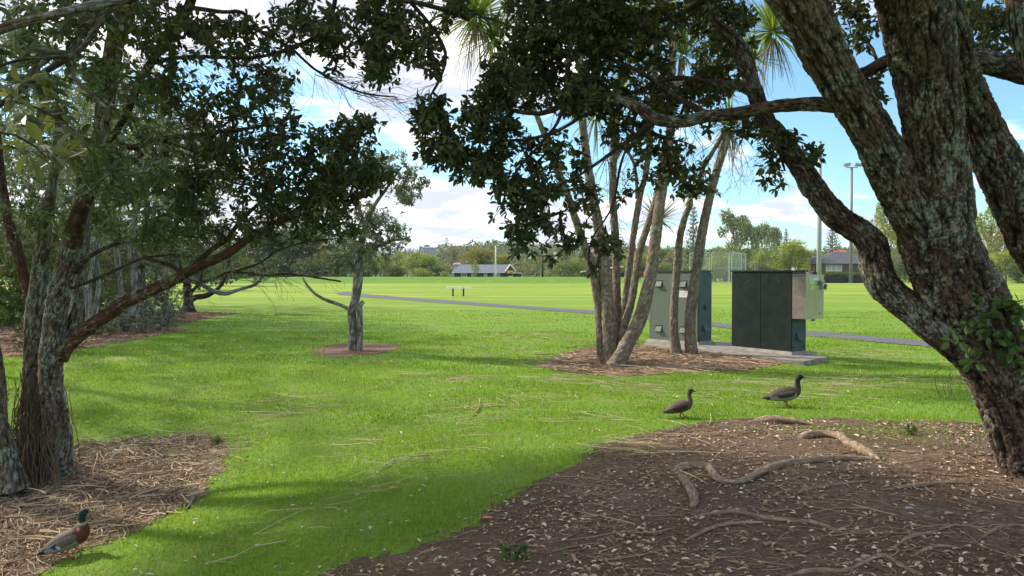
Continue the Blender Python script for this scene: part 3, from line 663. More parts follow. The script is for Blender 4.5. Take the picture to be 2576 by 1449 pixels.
# fresh sprouts on the trunk
mb = MB(); tw = MB(); CC = []
for i in range(46):
    cx, cy = random.choice([(2420, 830), (2470, 860), (2500, 830), (2540, 800), (2560, 850), (2440, 900), (2540, 900), (2560, 760), (2480, 780)])
    CC.append(tuple(P(cx + random.gauss(0, 28), cy + random.gauss(0, 24), 5.85 + random.random() * .12)))
CC = np.array(CC); near2, T2, c2, p2 = grow(np.array([tuple(P(2500, 860, 6.05)), tuple(P(2560, 820, 6.05)), tuple(P(2440, 850, 6.1))]), CC)
twigs(tw, near2, T2, c2, .002, .006, 4); tw.build('sprout_stems', B_dark, RT, True)['kind'] = 'stuff'
cluster_leaves(mb, CC, np.ones(len(CC)), near2, .085, .045, 6, rlo=.3); mb.build('sprouts', L_bright, RT)['kind'] = 'stuff'
# hanging rootlets
mb = MB()
for cx, cy, ln in ((2372, 922, .26), (2388, 930, .2), (2396, 930, .24), (2390, 925, .28), (2040, 640, 0), (2178, 365, .18), (2181, 372, .28), (2440, 940, .2), (1400, 0, 0)):
    if not ln: continue
    q = P(cx, cy, 6.2 if cy > 500 else 5.8); pts = [q]
    for i in range(5): q = q + Vector((random.gauss(0, .018), random.gauss(0, .01), -ln / 5)); pts.append(q)
    mb.tube(pts, .0022, 3, cr=1.0)
mb.build('aerial_roots', B_dark, RT)['kind'] = 'stuff'
def root(pts, seed, parent=RT):
    q = []
    for px, py, w in pts:
        g = gp(px, py); r = w / 2 * g.y / FP * .95; q.append((g.x, g.y, g.z + .008 + r * (.25 if px in (pts[0][0], pts[-1][0]) else .62), r))
    mb = MB(); limb(mb, q, 14, .03, .004, (.02, .08), .2, seed); mb.build('root', B_root, parent, True)
for i, pts in enumerate([
    [(2015, 1104, 8), (2030, 1104, 22), (2067, 1100, 20), (2110, 1106, 24), (2137, 1126, 26), (2177, 1143, 24), (2215, 1160, 8)],
    [(2225, 1162, 4), (2170, 1159, 12), (2117, 1160, 17), (2034, 1166, 16), (1967, 1175, 18), (1917, 1195, 20), (1877, 1215, 17), (1834, 1220, 18), (1800, 1208, 20), (1784, 1183, 20), (1750, 1179, 18), (1717, 1184, 20), (1695, 1188, 6)],
    [(1712, 1202, 14), (1722, 1217, 27), (1737, 1240, 26), (1747, 1264, 24), (1744, 1280, 14)],
    [(2440, 1218, 3), (2400, 1219, 8), (2350, 1223, 11), (2284, 1229, 10), (2220, 1235, 4)], [(2185, 1213, 4), (2117, 1221, 8), (2067, 1231, 10), (2027, 1235, 9), (2005, 1246, 4)],
    [(1740, 1306, 4), (1784, 1299, 9), (1850, 1294, 12), (1900, 1303, 10), (1950, 1313, 11), (2017, 1316, 10), (2057, 1322, 10), (2100, 1339, 8), (2140, 1348, 3)],
    [(1720, 1366, 5), (1750, 1353, 9), (1800, 1331, 9), (1850, 1322, 8), (1924, 1318, 4)], [(1980, 1455, 10), (2050, 1440, 11), (2117, 1443, 11), (2167, 1424, 11), (2217, 1404, 12), (2257, 1424, 12), (2320, 1455, 12)],
    [(2250, 1382, 4), (2284, 1359, 9), (2350, 1343, 8), (2410, 1320, 3)], [(2460, 1364, 3), (2500, 1338, 8), (2550, 1326, 8), (2620, 1335, 8)], [(1890, 1062, 6), (1930, 1064, 20), (1980, 1067, 20), (2040, 1070, 5)],
    [(2290, 1405, 4), (2350, 1380, 8), (2420, 1384, 4)], [(1700, 1330, 4), (1640, 1345, 6), (1560, 1340, 3)], [(1990, 1284, 3), (1940, 1290, 5), (1880, 1276, 3)]]):
    root(pts, 30 + i)

# ------------------------------------------------------------------ the left-hand tree
lt_base = gp(120, 1200)
LT = empty('broadleaf_tree', lt_base, 'multi-stemmed lichen-grey and red-brown tree at the left edge with a long bough reaching right', 'tree')
sk = []
def ll(name, pts, k=40, step=.04, bark=.008, cell=(.03, .07), m=B_left, seed=40, flare=0, wb=.08):
    mb = MB(); S = limb(mb, W2P(pts), k, step, bark, cell, wb, seed, flare); mb.build(name, m, LT, True); sk.append(S[:, :3])
B_red = bark_mat('red_bark', [(.06, .028, .018), (.125, .058, .035), (.20, .10, .065)], (.27, .28, .20), .35, lscale=3)
ll('trunk', [(128, 1215, 96, 8.5), (132, 1180, 84, 8.5), (148, 1110, 62, 8.5), (142, 1050, 55, 8.5), (128, 966, 52, 8.5), (132, 883, 54, 8.5), (141, 783, 50, 8.5), (156, 705, 48, 8.5), (172, 655, 46, 8.5), (188, 583, 48, 8.45)], 64, .025, .012, seed=41, flare=.2)
ll('limb', [(180, 620, 46, 8.46), (200, 533, 36, 8.4), (232, 470, 30, 8.3), (246, 400, 30, 8.2), (256, 320, 36, 8.1), (270, 220, 42, 8.0), (292, 100, 46, 7.9), (325, 0, 48, 7.8), (345, -120, 40, 7.7), (400, -300, 30, 7.6)], 44, m=B_red, seed=42)
ll('limb', [(80, 1195, 60, 8.7), (78, 1080, 50, 8.7), (80, 966, 46, 8.7), (88, 816, 46, 8.7), (97, 716, 42, 8.7), (107, 616, 36, 8.6), (122, 516, 27, 8.5), (140, 400, 18, 8.4), (150, 280, 14, 8.3)], 48, seed=43)
ll('limb', [(94, 790, 30, 8.75), (62, 700, 27, 8.8), (40, 620, 25, 8.8), (18, 550, 24, 8.8), (5, 470, 22, 8.8), (-10, 330, 20, 8.7)], 36, m=B_red, seed=44)
ll('limb', [(20, 1235, 90, 8.0), (5, 1150, 66, 8.0), (-8, 1060, 44, 8.0), (-10, 960, 40, 8.0), (-30, 800, 36, 8.0), (-50, 600, 30, 8.0)], 48, seed=45, flare=.2)
ll('limb', [(150, 905, 40, 8.55), (170, 850, 34, 8.65), (195, 770, 30, 8.8), (200, 690, 28, 8.9), (214, 600, 24, 9.0), (226, 520, 20, 9.0), (240, 430, 16, 9.0)], 36, seed=46)
ll('limb', [(140, 900, 40, 8.5), (170, 872, 36, 8.45), (203, 840, 35, 8.4), (267, 793, 33, 8.3), (333, 750, 31, 8.2), (433, 706, 26, 8.1), (500, 670, 22, 8.0), (567, 640, 20, 7.9), (633, 596, 16, 7.8), (700, 556, 12, 7.7), (770, 512, 9, 7.6), (840, 470, 7, 7.6), (900, 420, 5, 7.6)], 40, m=B_red, seed=47)
def lbr(pts, seed, k=12, m=B_dark): lb(pts, seed, k, m, 'branch', LT, sk)
lbr([(483, 676, 16, 8.0), (533, 626, 12, 8.0), (567, 605, 11, 7.9), (610, 550, 10, 7.9), (667, 500, 7, 7.8), (720, 450, 5, 7.7), (780, 380, 4, 7.6)], 50)
lbr([(360, 648, 8, 8.1), (433, 670, 11, 8.05), (467, 700, 10, 8.0), (500, 711, 9, 8.0), (550, 697, 8, 7.9), (583, 684, 7, 7.9), (667, 693, 6, 7.8), (733, 690, 5, 7.8), (858, 708, 4, 7.7)], 51, m=B_red)
lbr([(583, 684, 6, 7.9), (650, 663, 5, 7.8), (700, 630, 5, 7.8), (767, 610, 4, 7.7), (850, 600, 3, 7.6)], 52)
lbr([(187, 683, 16, 8.5), (233, 640, 11, 8.4), (300, 613, 8, 8.3), (370, 605, 7, 8.2), (430, 590, 6, 8.2), (520, 600, 4, 8.1)], 53)
lbr([(180, 725, 7, 8.5), (233, 705, 8, 8.4), (300, 675, 7, 8.3), (360, 650, 6, 8.2), (440, 640, 5, 8.1)], 54)
lbr([(256, 320, 18, 8.1), (320, 370, 14, 7.9), (400, 350, 12, 7.7), (467, 343, 11, 7.6), (567, 330, 10, 7.5), (650, 318, 8, 7.4), (760, 290, 5, 7.3)], 55, m=B_red)
lbr([(400, 352, 9, 7.7), (470, 375, 7, 7.6), (540, 400, 6, 7.6), (600, 440, 5, 7.5), (680, 470, 4, 7.5)], 56)
lbr([(246, 400, 16, 8.2), (310, 300, 17, 7.8), (345, 215, 19, 7.5), (367, 175, 21, 7.4), (410, 115, 22, 7.2), (458, 50, 22, 7.0), (485, -10, 22, 6.9), (520, -150, 18, 6.7)], 57)
lbr([(380, 160, 12, 7.4), (430, 148, 10, 7.3), (500, 143, 9, 7.2), (600, 145, 9, 7.1), (667, 140, 8, 7.0), (767, 107, 9, 6.9), (815, 70, 10, 6.8), (840, 20, 11, 6.7), (850, -80, 12, 6.6)], 58)
lbr([(485, 20, 12, 6.9), (560, 30, 10, 6.9), (610, 32, 10, 6.9), (667, 87, 9, 6.8), (727, 117, 8, 6.8), (800, 180, 6, 6.8), (900, 230, 5, 6.7), (1000, 245, 3, 6.7)], 59)
lbr([(850, -80, 18, 6.6), (950, -20, 14, 6.6), (1100, 20, 12, 6.6), (1180, 50, 10, 6.7)], 60)
lbr([(1010, -20, 10, 6.6), (1080, 60, 9, 6.6), (1120, 130, 8, 6.6), (1110, 190, 7, 6.5), (1080, 245, 5, 6.4)], 61)
lbr([(-40, 90, 24, 4.0), (20, 66, 22, 4.05), (90, 46, 20, 4.1), (150, 34, 20, 4.2), (230, 14, 22, 4.4), (320, -6, 24, 4.6), (400, -60, 24, 4.8)], 62, 20, B_left)
lbr([(-30, 290, 10, 4.2), (43, 230, 14, 4.3), (117, 177, 14, 4.4), (193, 133, 12, 4.5), (233, 83, 12, 4.6), (273, 20, 13, 4.7), (300, -60, 14, 4.8)], 63, 16)
lbr([(-20, 170, 9, 4.0), (60, 150, 8, 4.2), (140, 145, 8, 4.4), (210, 140, 7, 4.5)], 64)
lbr([(-30, 330, 6, 2.7), (40, 340, 5, 2.75), (90, 370, 4, 2.8), (120, 400, 3, 2.8)], 65)
lbr([(-30, 250, 7, 3.3), (60, 260, 6, 3.3), (130, 290, 5, 3.3), (190, 330, 4, 3.3)], 66)
lblobs = [(1010, 60, 140, 100, 6.7, .6, 2.6), (900, 160, 90, 55, 6.6, .4, 2.2), (1070, 140, 50, 60, 6.5, .4, 2.0), (760, 60, 130, 80, 6.9, .7, 2.0), (560, 60, 100, 60, 6.9, .5, 1.3), (870, 110, 70, 60, 6.7, .4, 1.7), (940, 195, 60, 28, 6.6, .3, 1.4), (690, 190, 80, 45, 7.2, .4, .9), (620, 120, 110, 80, 7.2, .7, .9), (1120, 20, 30, 40, 6.6, .3, 1.6),
    (860, 410, 120, 110, 7.6, .6, 2.8), (770, 490, 130, 100, 7.6, .6, 2.3), (910, 320, 60, 40, 7.5, .35, 2.0), (650, 520, 110, 60, 7.7, .5, 1.9), (830, 575, 90, 36, 7.5, .4, 1.2), (950, 420, 45, 60, 7.4, .3, 2.0), (720, 350, 90, 60, 7.5, .6, 1.4),
    (600, 400, 150, 80, 7.7, .7, 1.7), (480, 300, 160, 120, 7.6, .9, 1.1), (500, 480, 140, 70, 8.0, .6, 1.7), (380, 560, 150, 70, 8.2, .6, 1.4), (650, 240, 120, 80, 7.4, .7, 1.3), (560, 590, 100, 30, 8.0, .3, 1.2), (700, 600, 110, 30, 7.8, .4, 1.2), (300, 420, 140, 110, 7.6, .8, 1.0),
    (900, 225, 60, 30, 6.6, .3, .5), (250, 40, 250, 70, 6.0, .9, 1.9), (450, 80, 140, 80, 6.6, .7, 1.5), (90, 140, 130, 110, 5.2, .7, 1.3), (330, 180, 160, 90, 7.0, .7, 1.0), (300, 480, 100, 70, 8.0, .6, .6), (120, 560, 140, 80, 8.4, .6, .5),
    (120, 240, 130, 70, 3.2, .3, .7, 1.2), (190, 380, 110, 70, 3.8, .5, 1.0, 1.1), (330, 260, 90, 50, 4.8, .4, .6), (400, 420, 70, 60, 5.4, .5, .5), (50, 370, 75, 60, 2.6, .2, .8, 1.35), (250, 440, 70, 50, 5, .4, .6),
    (300, -250, 600, 220, 7.0, 1.5, .9, 1.8), (900, -300, 400, 220, 6.6, 1.3, .9, 1.8), (-250, 200, 200, 400, 7.0, 2.0, .8, 1.8)]
C, S_ = clusters_from_blobs(lblobs, .074, .031, 8, -.14, 1.9, 11)
for c, r, n, ls in (((-8.2, 9.2, 6.6), (4.2, 2.6, 1.3), 1500, 2.4), ((-5.0, 6.8, 6.8), (3.4, 2.8, 1.1), 700, 2.4), ((-10.5, 7.0, 5.6), (2.2, 2.6, 2.0), 260, 2.2)):
    a, b_ = world_blob(c, r, n, ls); C = np.vstack([C, a]); S_ = np.append(S_, b_)
near, T, cnt, par = grow(np.vstack(sk), C)
mb = MB(); twigs(mb, near, T, cnt, .0027, .02, 4, .02, par)
# bare twigs
for a in ((840, 190, 6.6, 25, .7, 7, 35), (900, 230, 6.7, 10, .55, 7, 35), (1000, 245, 6.7, 20, .3, 6, 40), (320, 370, 7.9, -10, .9, 10, 40), (400, 350, 7.7, 20, .9, 10, 40), (470, 375, 7.6, 30, .8, 9, 35), (540, 400, 7.6, 10, .8, 9, 40), (567, 330, 7.5, -10, .8, 8, 40), (300, 613, 8.3, -20, .9, 9, 40), (370, 605, 8.2, 0, .9, 9, 35),
          (440, 640, 8.1, -10, .8, 8, 35), (567, 640, 7.9, -40, .7, 8, 35), (633, 596, 7.8, -10, .8, 8, 35), (583, 684, 7.9, 0, .7, 7, 25), (700, 630, 7.8, 5, .7, 7, 25), (650, 663, 7.8, 10, .6, 6, 25), (246, 400, 8.2, 160, .7, 8, 40), (270, 220, 8.0, 40, .9, 10, 60), (345, 215, 7.5, 30, .8, 9, 50), (410, 115, 7.2, 40, .8, 9, 40),
          (500, 143, 7.2, 20, .8, 9, 40), (600, 145, 7.1, 10, .8, 9, 40), (667, 87, 6.8, 20, .7, 8, 40), (140, 400, 8.4, 150, .7, 8, 60), (122, 516, 8.5, 170, .7, 8, 60), (18, 550, 8.8, 60, .6, 6, 60), (800, 180, 6.8, 40, .5, 6, 40), (333, 750, 8.2, -120, .5, 6, 40), (433, 706, 8.1, -70, .5, 6, 40), (214, 600, 9.0, -60, .7, 7, 50), (460, 480, 7.8, 0, .8, 9, 60), (380, 520, 8.0, 10, .8, 9, 60)):
    spray(mb, a[0], a[1], a[2], a[3], a[4], a[5], a[6], .0036)
mb.build('twigs', B_twig, LT, True)['kind'] = 'stuff'
dist = np.linalg.norm(C - np.array(CAM), axis=1); dk = (C[:, 0] > -3.2)
mb = MB(); cluster_leaves(mb, C[dk], S_[dk], near[dk], .074, .031, 8, hang=.2); mb.build('foliage', L_right, LT)
mb = MB(); cluster_leaves(mb, C[~dk], S_[~dk], near[~dk], .080, .034, 8, hang=.2); mb.build('foliage', L_olive, LT)
# fibrous brown aerial roots between the stems
mb = MB()
for i in range(150):
    x0 = random.gauss(85, 26); q = P(x0, random.uniform(930, 1060), 8.35 + random.random() * .3); e = gp(x0 + random.gauss(-5, 30), random.uniform(1190, 1245)); pts = []
    for s in range(7):
        t = s / 6; pts.append(q.lerp(e, t) + Vector((random.gauss(0, .02), random.gauss(0, .02), 0)))
    mb.tube(pts, random.uniform(.003, .007), 3, cr=1.0)
mb.build('aerial_roots', mat('fibre_root', (.13, .085, .055), .9, vary=.4, scale=20), LT)['kind'] = 'stuff'
root([(258, 1195, 5), (293, 1213, 9), (325, 1213, 8), (345, 1215, 8), (362, 1229, 8), (385, 1231, 4)], 61, LT); root([(472, 1248, 6), (486, 1255, 11), (478, 1275, 9), (466, 1285, 4)], 62, LT)
root([(150, 1220, 20), (110, 1250, 16), (60, 1262, 12), (0, 1280, 10)], 63, LT); root([(20, 1240, 20), (60, 1275, 10), (130, 1290, 7)], 64, LT)

# ------------------------------------------------------------------ other near and middle trees
def photo_tree(base, limbs, blobs, label, L, Wd, per, bark, leafm, thr=-.12, ns=1.5, seed=1, r0=.003, name='broadleaf_tree', group=None, bdisp=.005, twmat=None, shape=6, bare=()):
    T0 = empty(name, base, label, 'tree', group); S0 = []; first = True
    for pts in limbs:
        mb = MB(); S = limb(mb, W2P(pts), 26, .07, bdisp, (.03, .07), .16, seed, .25 if first else 0); mb.build('trunk' if first else 'branch', bark, T0, True); S0.append(S[:, :3]); first = False; seed += 1
    C, S_ = clusters_from_blobs(blobs, L, Wd, per, thr, ns, seed)
    near, T, cnt, par = grow(np.vstack(S0), C)
    mb = MB(); twigs(mb, near, T, cnt, r0, .03, 4, .02, par); mb.build('twigs', twmat or bark, T0, True)['kind'] = 'stuff'
    mb = MB(); cluster_leaves(mb, C, S_, near, L, Wd, per, shape=shape); mb.build('foliage', leafm, T0)
    return T0
ct = gp(895, 882); d0 = ct.y
photo_tree(ct, [[(893, 888, 34, d0), (890, 840, 24, d0), (886, 790, 23, d0), (895, 755, 22, d0), (900, 700, 24, d0), (905, 640, 18, d0), (915, 580, 13, d0), (940, 520, 9, d0), (975, 470, 6, d0), (1010, 420, 4, d0)],
    [(902, 888, 18, d0 - .1), (906, 840, 14, d0 - .1), (905, 800, 14, d0 - .1), (904, 770, 13, d0 - .1), (914, 758, 9, d0 - .1)],
    [(892, 785, 13, d0), (868, 772, 9, d0), (845, 763, 8, d0), (820, 755, 8, d0), (796, 742, 7, d0), (778, 724, 6, d0), (766, 708, 5, d0), (762, 698, 3, d0)],
    [(902, 690, 14, d0), (880, 660, 10, d0), (862, 610, 8, d0), (850, 550, 6, d0), (855, 480, 5, d0)], [(905, 650, 12, d0), (940, 625, 8, d0), (990, 605, 6, d0), (1030, 600, 4, d0)], [(918, 570, 9, d0), (900, 500, 7, d0), (905, 430, 5, d0), (925, 390, 3, d0)]],
    [(935, 640, 55, 30, d0, .4, 1.01), (985, 600, 60, 30, d0, .4, 1.33), (900, 600, 70, 60, d0, .6, 1.25), (960, 540, 70, 50, d0, .5, 1.33), (1000, 480, 66, 44, d0, .5, 1.25), (1050, 440, 38, 30, d0, .3, 0.94), (1075, 455, 16, 20, d0, .2, .7), (935, 430, 66, 56, d0, .5, 1.33), (985, 400, 44, 30, d0, .4, 0.94),
     (850, 640, 60, 36, d0, .5, 1.01), (800, 660, 60, 20, d0, .4, .9), (880, 680, 50, 22, d0, .4, 1.09), (840, 540, 70, 60, d0, .6, 1.01), (820, 440, 70, 60, d0, .6, 0.94), (1030, 505, 22, 14, d0, .2, .6), (1020, 570, 22, 22, d0, .2, .7)],
    'small lone tree with forked grey trunk in a round bare patch on the lawn', .085, .028, 9, B_grey, L_grey, seed=70, ns=1.1)
m1 = gp(475, 786); d1 = m1.y
photo_tree(m1, [[(474, 789, 44, d1), (474, 770, 30, d1), (473, 745, 24, d1), (470, 720, 20, d1), (466, 700, 14, d1), (455, 680, 9, d1), (450, 640, 7, d1)],
    [(478, 757, 15, d1), (492, 748, 14, d1), (515, 745, 12, d1), (533, 737, 12, d1), (552, 722, 10, d1), (566, 700, 8, d1), (574, 672, 6, d1), (580, 640, 4, d1)],
    [(474, 742, 9, d1), (488, 728, 8, d1), (502, 712, 7, d1), (508, 680, 5, d1), (506, 640, 4, d1)]],
    [(470, 610, 60, 50, d1, 1.2, 1.5, 1.5), (540, 600, 60, 40, d1, 1.2, 1.4, 1.5), (600, 630, 40, 30, d1, 1, 1.0, 1.4), (640, 655, 30, 20, d1, .8, .9, 1.3), (430, 650, 40, 30, d1, 1, 1.2, 1.4)],
    'small dark-trunked tree with a crooked side branch at the far mulch bed tip', .11, .045, 7, B_dark, L_olive, seed=80, ns=.7, shape=4)
# long bare low bough coming out of the bushes left of that tree
q1 = P(300, 720, 27); tq = empty('leaning_tree', gp(300, 800), 'leaning pale tree in the bushes whose long low branch sweeps over the lawn', 'tree')
mb = MB(); limb(mb, W2P([(296, 812, 34, 27), (300, 760, 22, 27), (330, 728, 17, 27), (380, 725, 13, 27), (433, 712, 12, 27), (463, 706, 12, 27), (500, 712, 12, 27), (535, 731, 11, 27), (567, 739, 10, 27), (605, 727, 9, 27), (642, 716, 8, 27), (655, 702, 7, 27), (680, 685, 4, 27)]), 14, .12, .004, seed=91)
mb.build('trunk', B_grey, tq, True)
C, S_ = clusters_from_blobs([(690, 688, 30, 12, 27, .5, .8), (652, 705, 22, 8, 27, .4, .7), (620, 668, 40, 22, 27, .8, 1.0), (560, 680, 30, 16, 27, .6, .7), (280, 690, 70, 70, 27, 1.4, 1.6, 1.4)], .10, .035, 7, -.2, .8, 5)
nr, T, cn, pr = grow(np.array([tuple(P(655, 702, 27)), tuple(P(605, 727, 27)), tuple(P(300, 740, 27)), tuple(P(567, 739, 27))]), C)
mb = MB(); twigs(mb, nr, T, cn, .004, .03, 3, 0, pr); mb.build('twigs', B_grey, tq, True)['kind'] = 'stuff'
mb = MB(); cluster_leaves(mb, C, S_, nr, .10, .035, 7, shape=4, rlo=.3); mb.build('foliage', leaf_mat('leaf_yellow_green', [(0, (.08, .11, .02)), (.5, (.17, .20, .04)), (1, (.28, .29, .08))], .3), tq)

# a row of shady trees on the left: crowns given in world metres
def row_tree(x, y, h, rx, rh, label, stems, seed, leafm, n=520, L=.15, Wd=.06, bark=B_grey, low=1.6, lean=0, group=None, w=.2):
    random.seed(seed); b = Vector((x, y, hz(x, y))); T0 = empty('broadleaf_tree', b, label, 'tree', group); S0 = []
    for s in range(stems):
        a = random.random() * 6.28; sp = .5 + random.random(); pts = []; ww = w * random.uniform(.45, .8) if stems > 1 else w
        o = Vector((math.cos(a) * .22, math.sin(a) * .22, 0)) * (stems > 1)
        for k in range(7):
            t = k / 6; q = b + o * (1 + t * 3 * sp) + Vector((lean * t * h * .4 + random.gauss(0, .10) * (k > 0), random.gauss(0, .10) * (k > 0), t * h * .8 - .05)); pts.append((q.x, q.y, q.z, ww / 2 * (1.15 - .85 * t)))
        mb = MB(); S = limb(mb, pts, 18, .12, .006, (.05, .12), .14, seed + s, .3); mb.build('trunk', bark, T0, True); S0.append(S[int(len(S) * .35):, :3])
    v = rng.normal(size=(n, 3)); v /= np.linalg.norm(v, axis=1)[:, None]; v *= (rng.random(n) ** .33)[:, None]
    v = v * np.array([rx, rx, rh]) + np.array([x + lean * h * .3, y, b.z + low + rh])
    k = np.array([mn.noise(Vector(q) * .8 + Vector((seed, 0, 0))) > -.16 for q in v]); C = v[k]
    nr, T, cn, pr = grow(np.vstack(S0), C)
    mb = MB(); twigs(mb, nr, T, cn, .0045, .05, 4, .02, pr); mb.build('twigs', bark, T0, True)['kind'] = 'stuff'
    mb = MB(); cluster_leaves(mb, C, np.ones(len(C)), nr, L, Wd, 9, shape=4, spread=1.3); mb.build('foliage', leafm, T0)
    return T0
G = 'trees in the shady row along the left'
row_tree(-11.6, 20.8, 9.5, 2.9, 3.1, 'slim pale-barked tree in the row directly right of the left foreground stems', 3, 201, L_grey, 900, .15, .06, low=1.9, group=G, w=.2)
row_tree(-11.9, 23.6, 10, 3.0, 3.3, 'grey twin-stemmed tree in the row, beside the silvery bush', 2, 202, L_olive, 950, .17, .07, low=1.7, group=G, w=.26)
row_tree(-12.9, 26.5, 10, 3.2, 3.4, 'dark-leaved tree in the row behind the silvery bush', 3, 203, L_right, 950, .18, .08, low=1.5, group=G, w=.24)
row_tree(-13.2, 19.2, 10, 3.4, 3.6, 'tall shady tree at the back of the row, seen between the left stems', 3, 204, L_olive, 950, .17, .07, low=1.5, group=G, w=.24)
row_tree(-16.5, 31.0, 11, 4.2, 4.2, 'broad tree in the row farthest back on the left, above the low leaning branch', 3, 205, L_grey, 1000, .22, .09, low=1.4, group=G, w=.3)
row_tree(-18.2, 40.0, 10.5, 4.2, 3.9, 'bushy tree at the far end of the row, behind the crooked small tree', 2, 206, L_olive, 900, .21, .09, low=2.3, group=G, w=.3)
row_tree(-20.5, 27.0, 11, 4.6, 5.0, 'dense dark tree filling the left edge behind the stems', 2, 207, L_bright, 1000, .25, .11, low=.9, group=G, w=.4)
row_tree(-10.6, 13.6, 7.4, 2.0, 2.3, 'leaning pale trunk with sparse leaves crossing the left edge', 1, 208, L_grey, 420, .11, .045, low=2.6, lean=.25, group=G, w=.22)
def bush(x, y, rx, ry, rz_, label, leafm, n, L, Wd, name='shrub', cat='shrub', group=None, seed=0, z0=None, flat=.15):
    z0 = hz(x, y) if z0 is None else z0
    T0 = empty(name, (x, y, z0), label, cat, group)
    v = rng.normal(size=(n, 3)); v /= np.linalg.norm(v, axis=1)[:, None]; v *= (rng.random(n) ** .3)[:, None]
    v = v * np.array([rx, ry, rz_]); v[:, 2] = np.abs(v[:, 2] + rz_ * .35)
    v = v + np.array([x, y, z0 + .03]); k = np.array([mn.noise(Vector(q) * 1.6 + Vector((seed, 3, 0))) > -.22 for q in v]); C = v[k]
    nr, T, cn, pr = grow(np.array([(x + i * rx * .3, y, z0) for i in (-1, 0, 1)]), C)
    mb = MB(); twigs(mb, nr, T, cn, .003, .02, 3, 0, pr); mb.build('stems', B_dark, T0, True)['kind'] = 'stuff'
    mb = MB(); cluster_leaves(mb, C, np.ones(len(C)), nr, L, Wd, 8, shape=4, spread=1.1, hang=-.2); mb.build('foliage', leafm, T0)
GT = 'understorey bushes of the left thicket'
for i, (x_, y_, r_x, h_, lm, lab) in enumerate(((-14.6, 24, 2.2, 2.2, L_bright, 'leafy green bush between the pale trunks of the row, nearest the foreground stems'), (-17, 29, 2.6, 2.6, L_olive, 'bushy shrub deep behind the taller grey-leaved bush'), (-18.6, 34, 2.4, 2.6, L_olive, 'olive bush left of the crooked small tree at the back of the bed'),
        (-16.2, 26, 2.2, 2.5, L_right, 'dark bush directly behind the middle trunks of the row'),
        (-21, 36, 3.2, 3.2, L_bright, 'large green bush far behind the row trunks'), (-24, 30, 3.4, 3.4, L_right, 'large dark bush filling the gap left of the row'), (-25, 46, 3.4, 3.2, L_olive, 'rounded olive bush on the left lawn beyond the mulch bed'))):
    bush(x_, y_, r_x, r_x * .7, h_, lab, lm, 620, .17, .075, seed=20 + i, group=GT)
L_silver = leaf_mat('leaf_silver', [(0, (0.091, 0.117, 0.091)), (.5, (0.195, 0.234, 0.189)), (1, (0.351, 0.390, 0.325))], .15)
g = gp(350, 836); bush(g.x, g.y, 1.15, .9, .85, 'low silvery grey-green bush at the edge of the far mulch bed', L_silver, 600, .075, .033)
g = gp(310, 820); bush(g.x - .1, g.y + 1.8, 1.6, 1.2, 1.9, 'taller grey-leaved bush standing behind the low silvery one', L_silver, 800, .09, .04, seed=4)
g = gp(385, 800); bush(g.x - .3, g.y + 1.0, .8, .8, 1.6, 'glossy dark green bush at the right end of the left thicket', L_right, 420, .09, .04, seed=8)
g = gp(240, 846); bush(g.x, g.y, .5, .4, .3, 'small fresh green plant under the long brown bough', L_bright, 70, .07, .03, seed=9, name='plant', cat='plant')
g = gp(20, 1175); bush(g.x - .1, g.y + .45, .42, .3, .62, 'leafy green seedling bush growing behind the leftmost stems', L_bright, 130, .05, .02, seed=10)
g = gp(185, 1090); bush(g.x, g.y, .16, .12, .45, 'thin grey-green sprig beside the foot of the left trunk', L_grey, 26, .045, .018, seed=12, name='plant', cat='plant')
g = gp(5, 905); bush(g.x, g.y + 1.5, .7, .6, .9, 'dark green bush cut by the left picture edge', L_right, 180, .10, .04, seed=13)
for cx, cy, r, lab in ((1290, 1408, .09, 'tiny weed with pointed leaves on the soil near the bottom middle'), (548, 1118, .05, 'single green seedling standing on the pale mulch'), (2290, 1095, .07, 'low weed in the soil below the ducks near the trunk')):
    g = gp(cx, cy); bush(g.x, g.y, r, r, r * .8, lab, L_bright, 9, .045, .02, seed=14, name='weed', cat='weed')

# ------------------------------------------------------------------ cabbage trees
B_cab = bark_mat('cabbage_bark', [(.17, .13, .095), (.29, .235, .18), (.40, .33, .26)], (.36, .34, .29), .25, crack=(.11, .082, .06))
L_strap = leaf_mat('strap_leaf', [(0, (0.070, 0.119, 0.028)), (.5, (0.154, 0.224, 0.049)), (1, (0.322, 0.378, 0.112))], .3)
L_dead = leaf_mat('dead_strap', [(0, (.14, .10, .06)), (.6, (.28, .22, .13)), (1, (.42, .35, .22))], .2)
def strap_head(mb, c, n, L, wd, lo, hi, droop=.5, seg=4, zmin=-.35):
    c = Vector(c)
    for i in range(n):
        z = random.uniform(zmin, 1.0); a = random.random() * 6.283; e = math.sqrt(max(0, 1 - z * z)); d = Vector((math.cos(a) * e, math.sin(a) * e, z)).normalized()
        l = L * random.uniform(.7, 1.1); s = d.cross(Vector((0, 0, 1))); s = s.normalized() if s.length > .05 else Vector((1, 0, 0))
        pts = []; q = c + d * .04; dd = d.copy(); V = []
        for k in range(seg + 1):
            w = wd * (.55, 1, .9, .6, .05)[min(4, int(k * 4 / seg))] / 2
            V += [tuple(q + s * w), tuple(q - s * w)]
            dd = (dd + Vector((0, 0, -1)) * droop * (.12 + .35 * k / seg) * (1.2 - .5 * z)).normalized(); q = q + dd * l / seg
        F = [[k * 2, k * 2 + 1, k * 2 + 3, k * 2 + 2] for k in range(seg)]
        mb.add(V, np.array(F), rnd=lo + (hi - lo) * random.random())
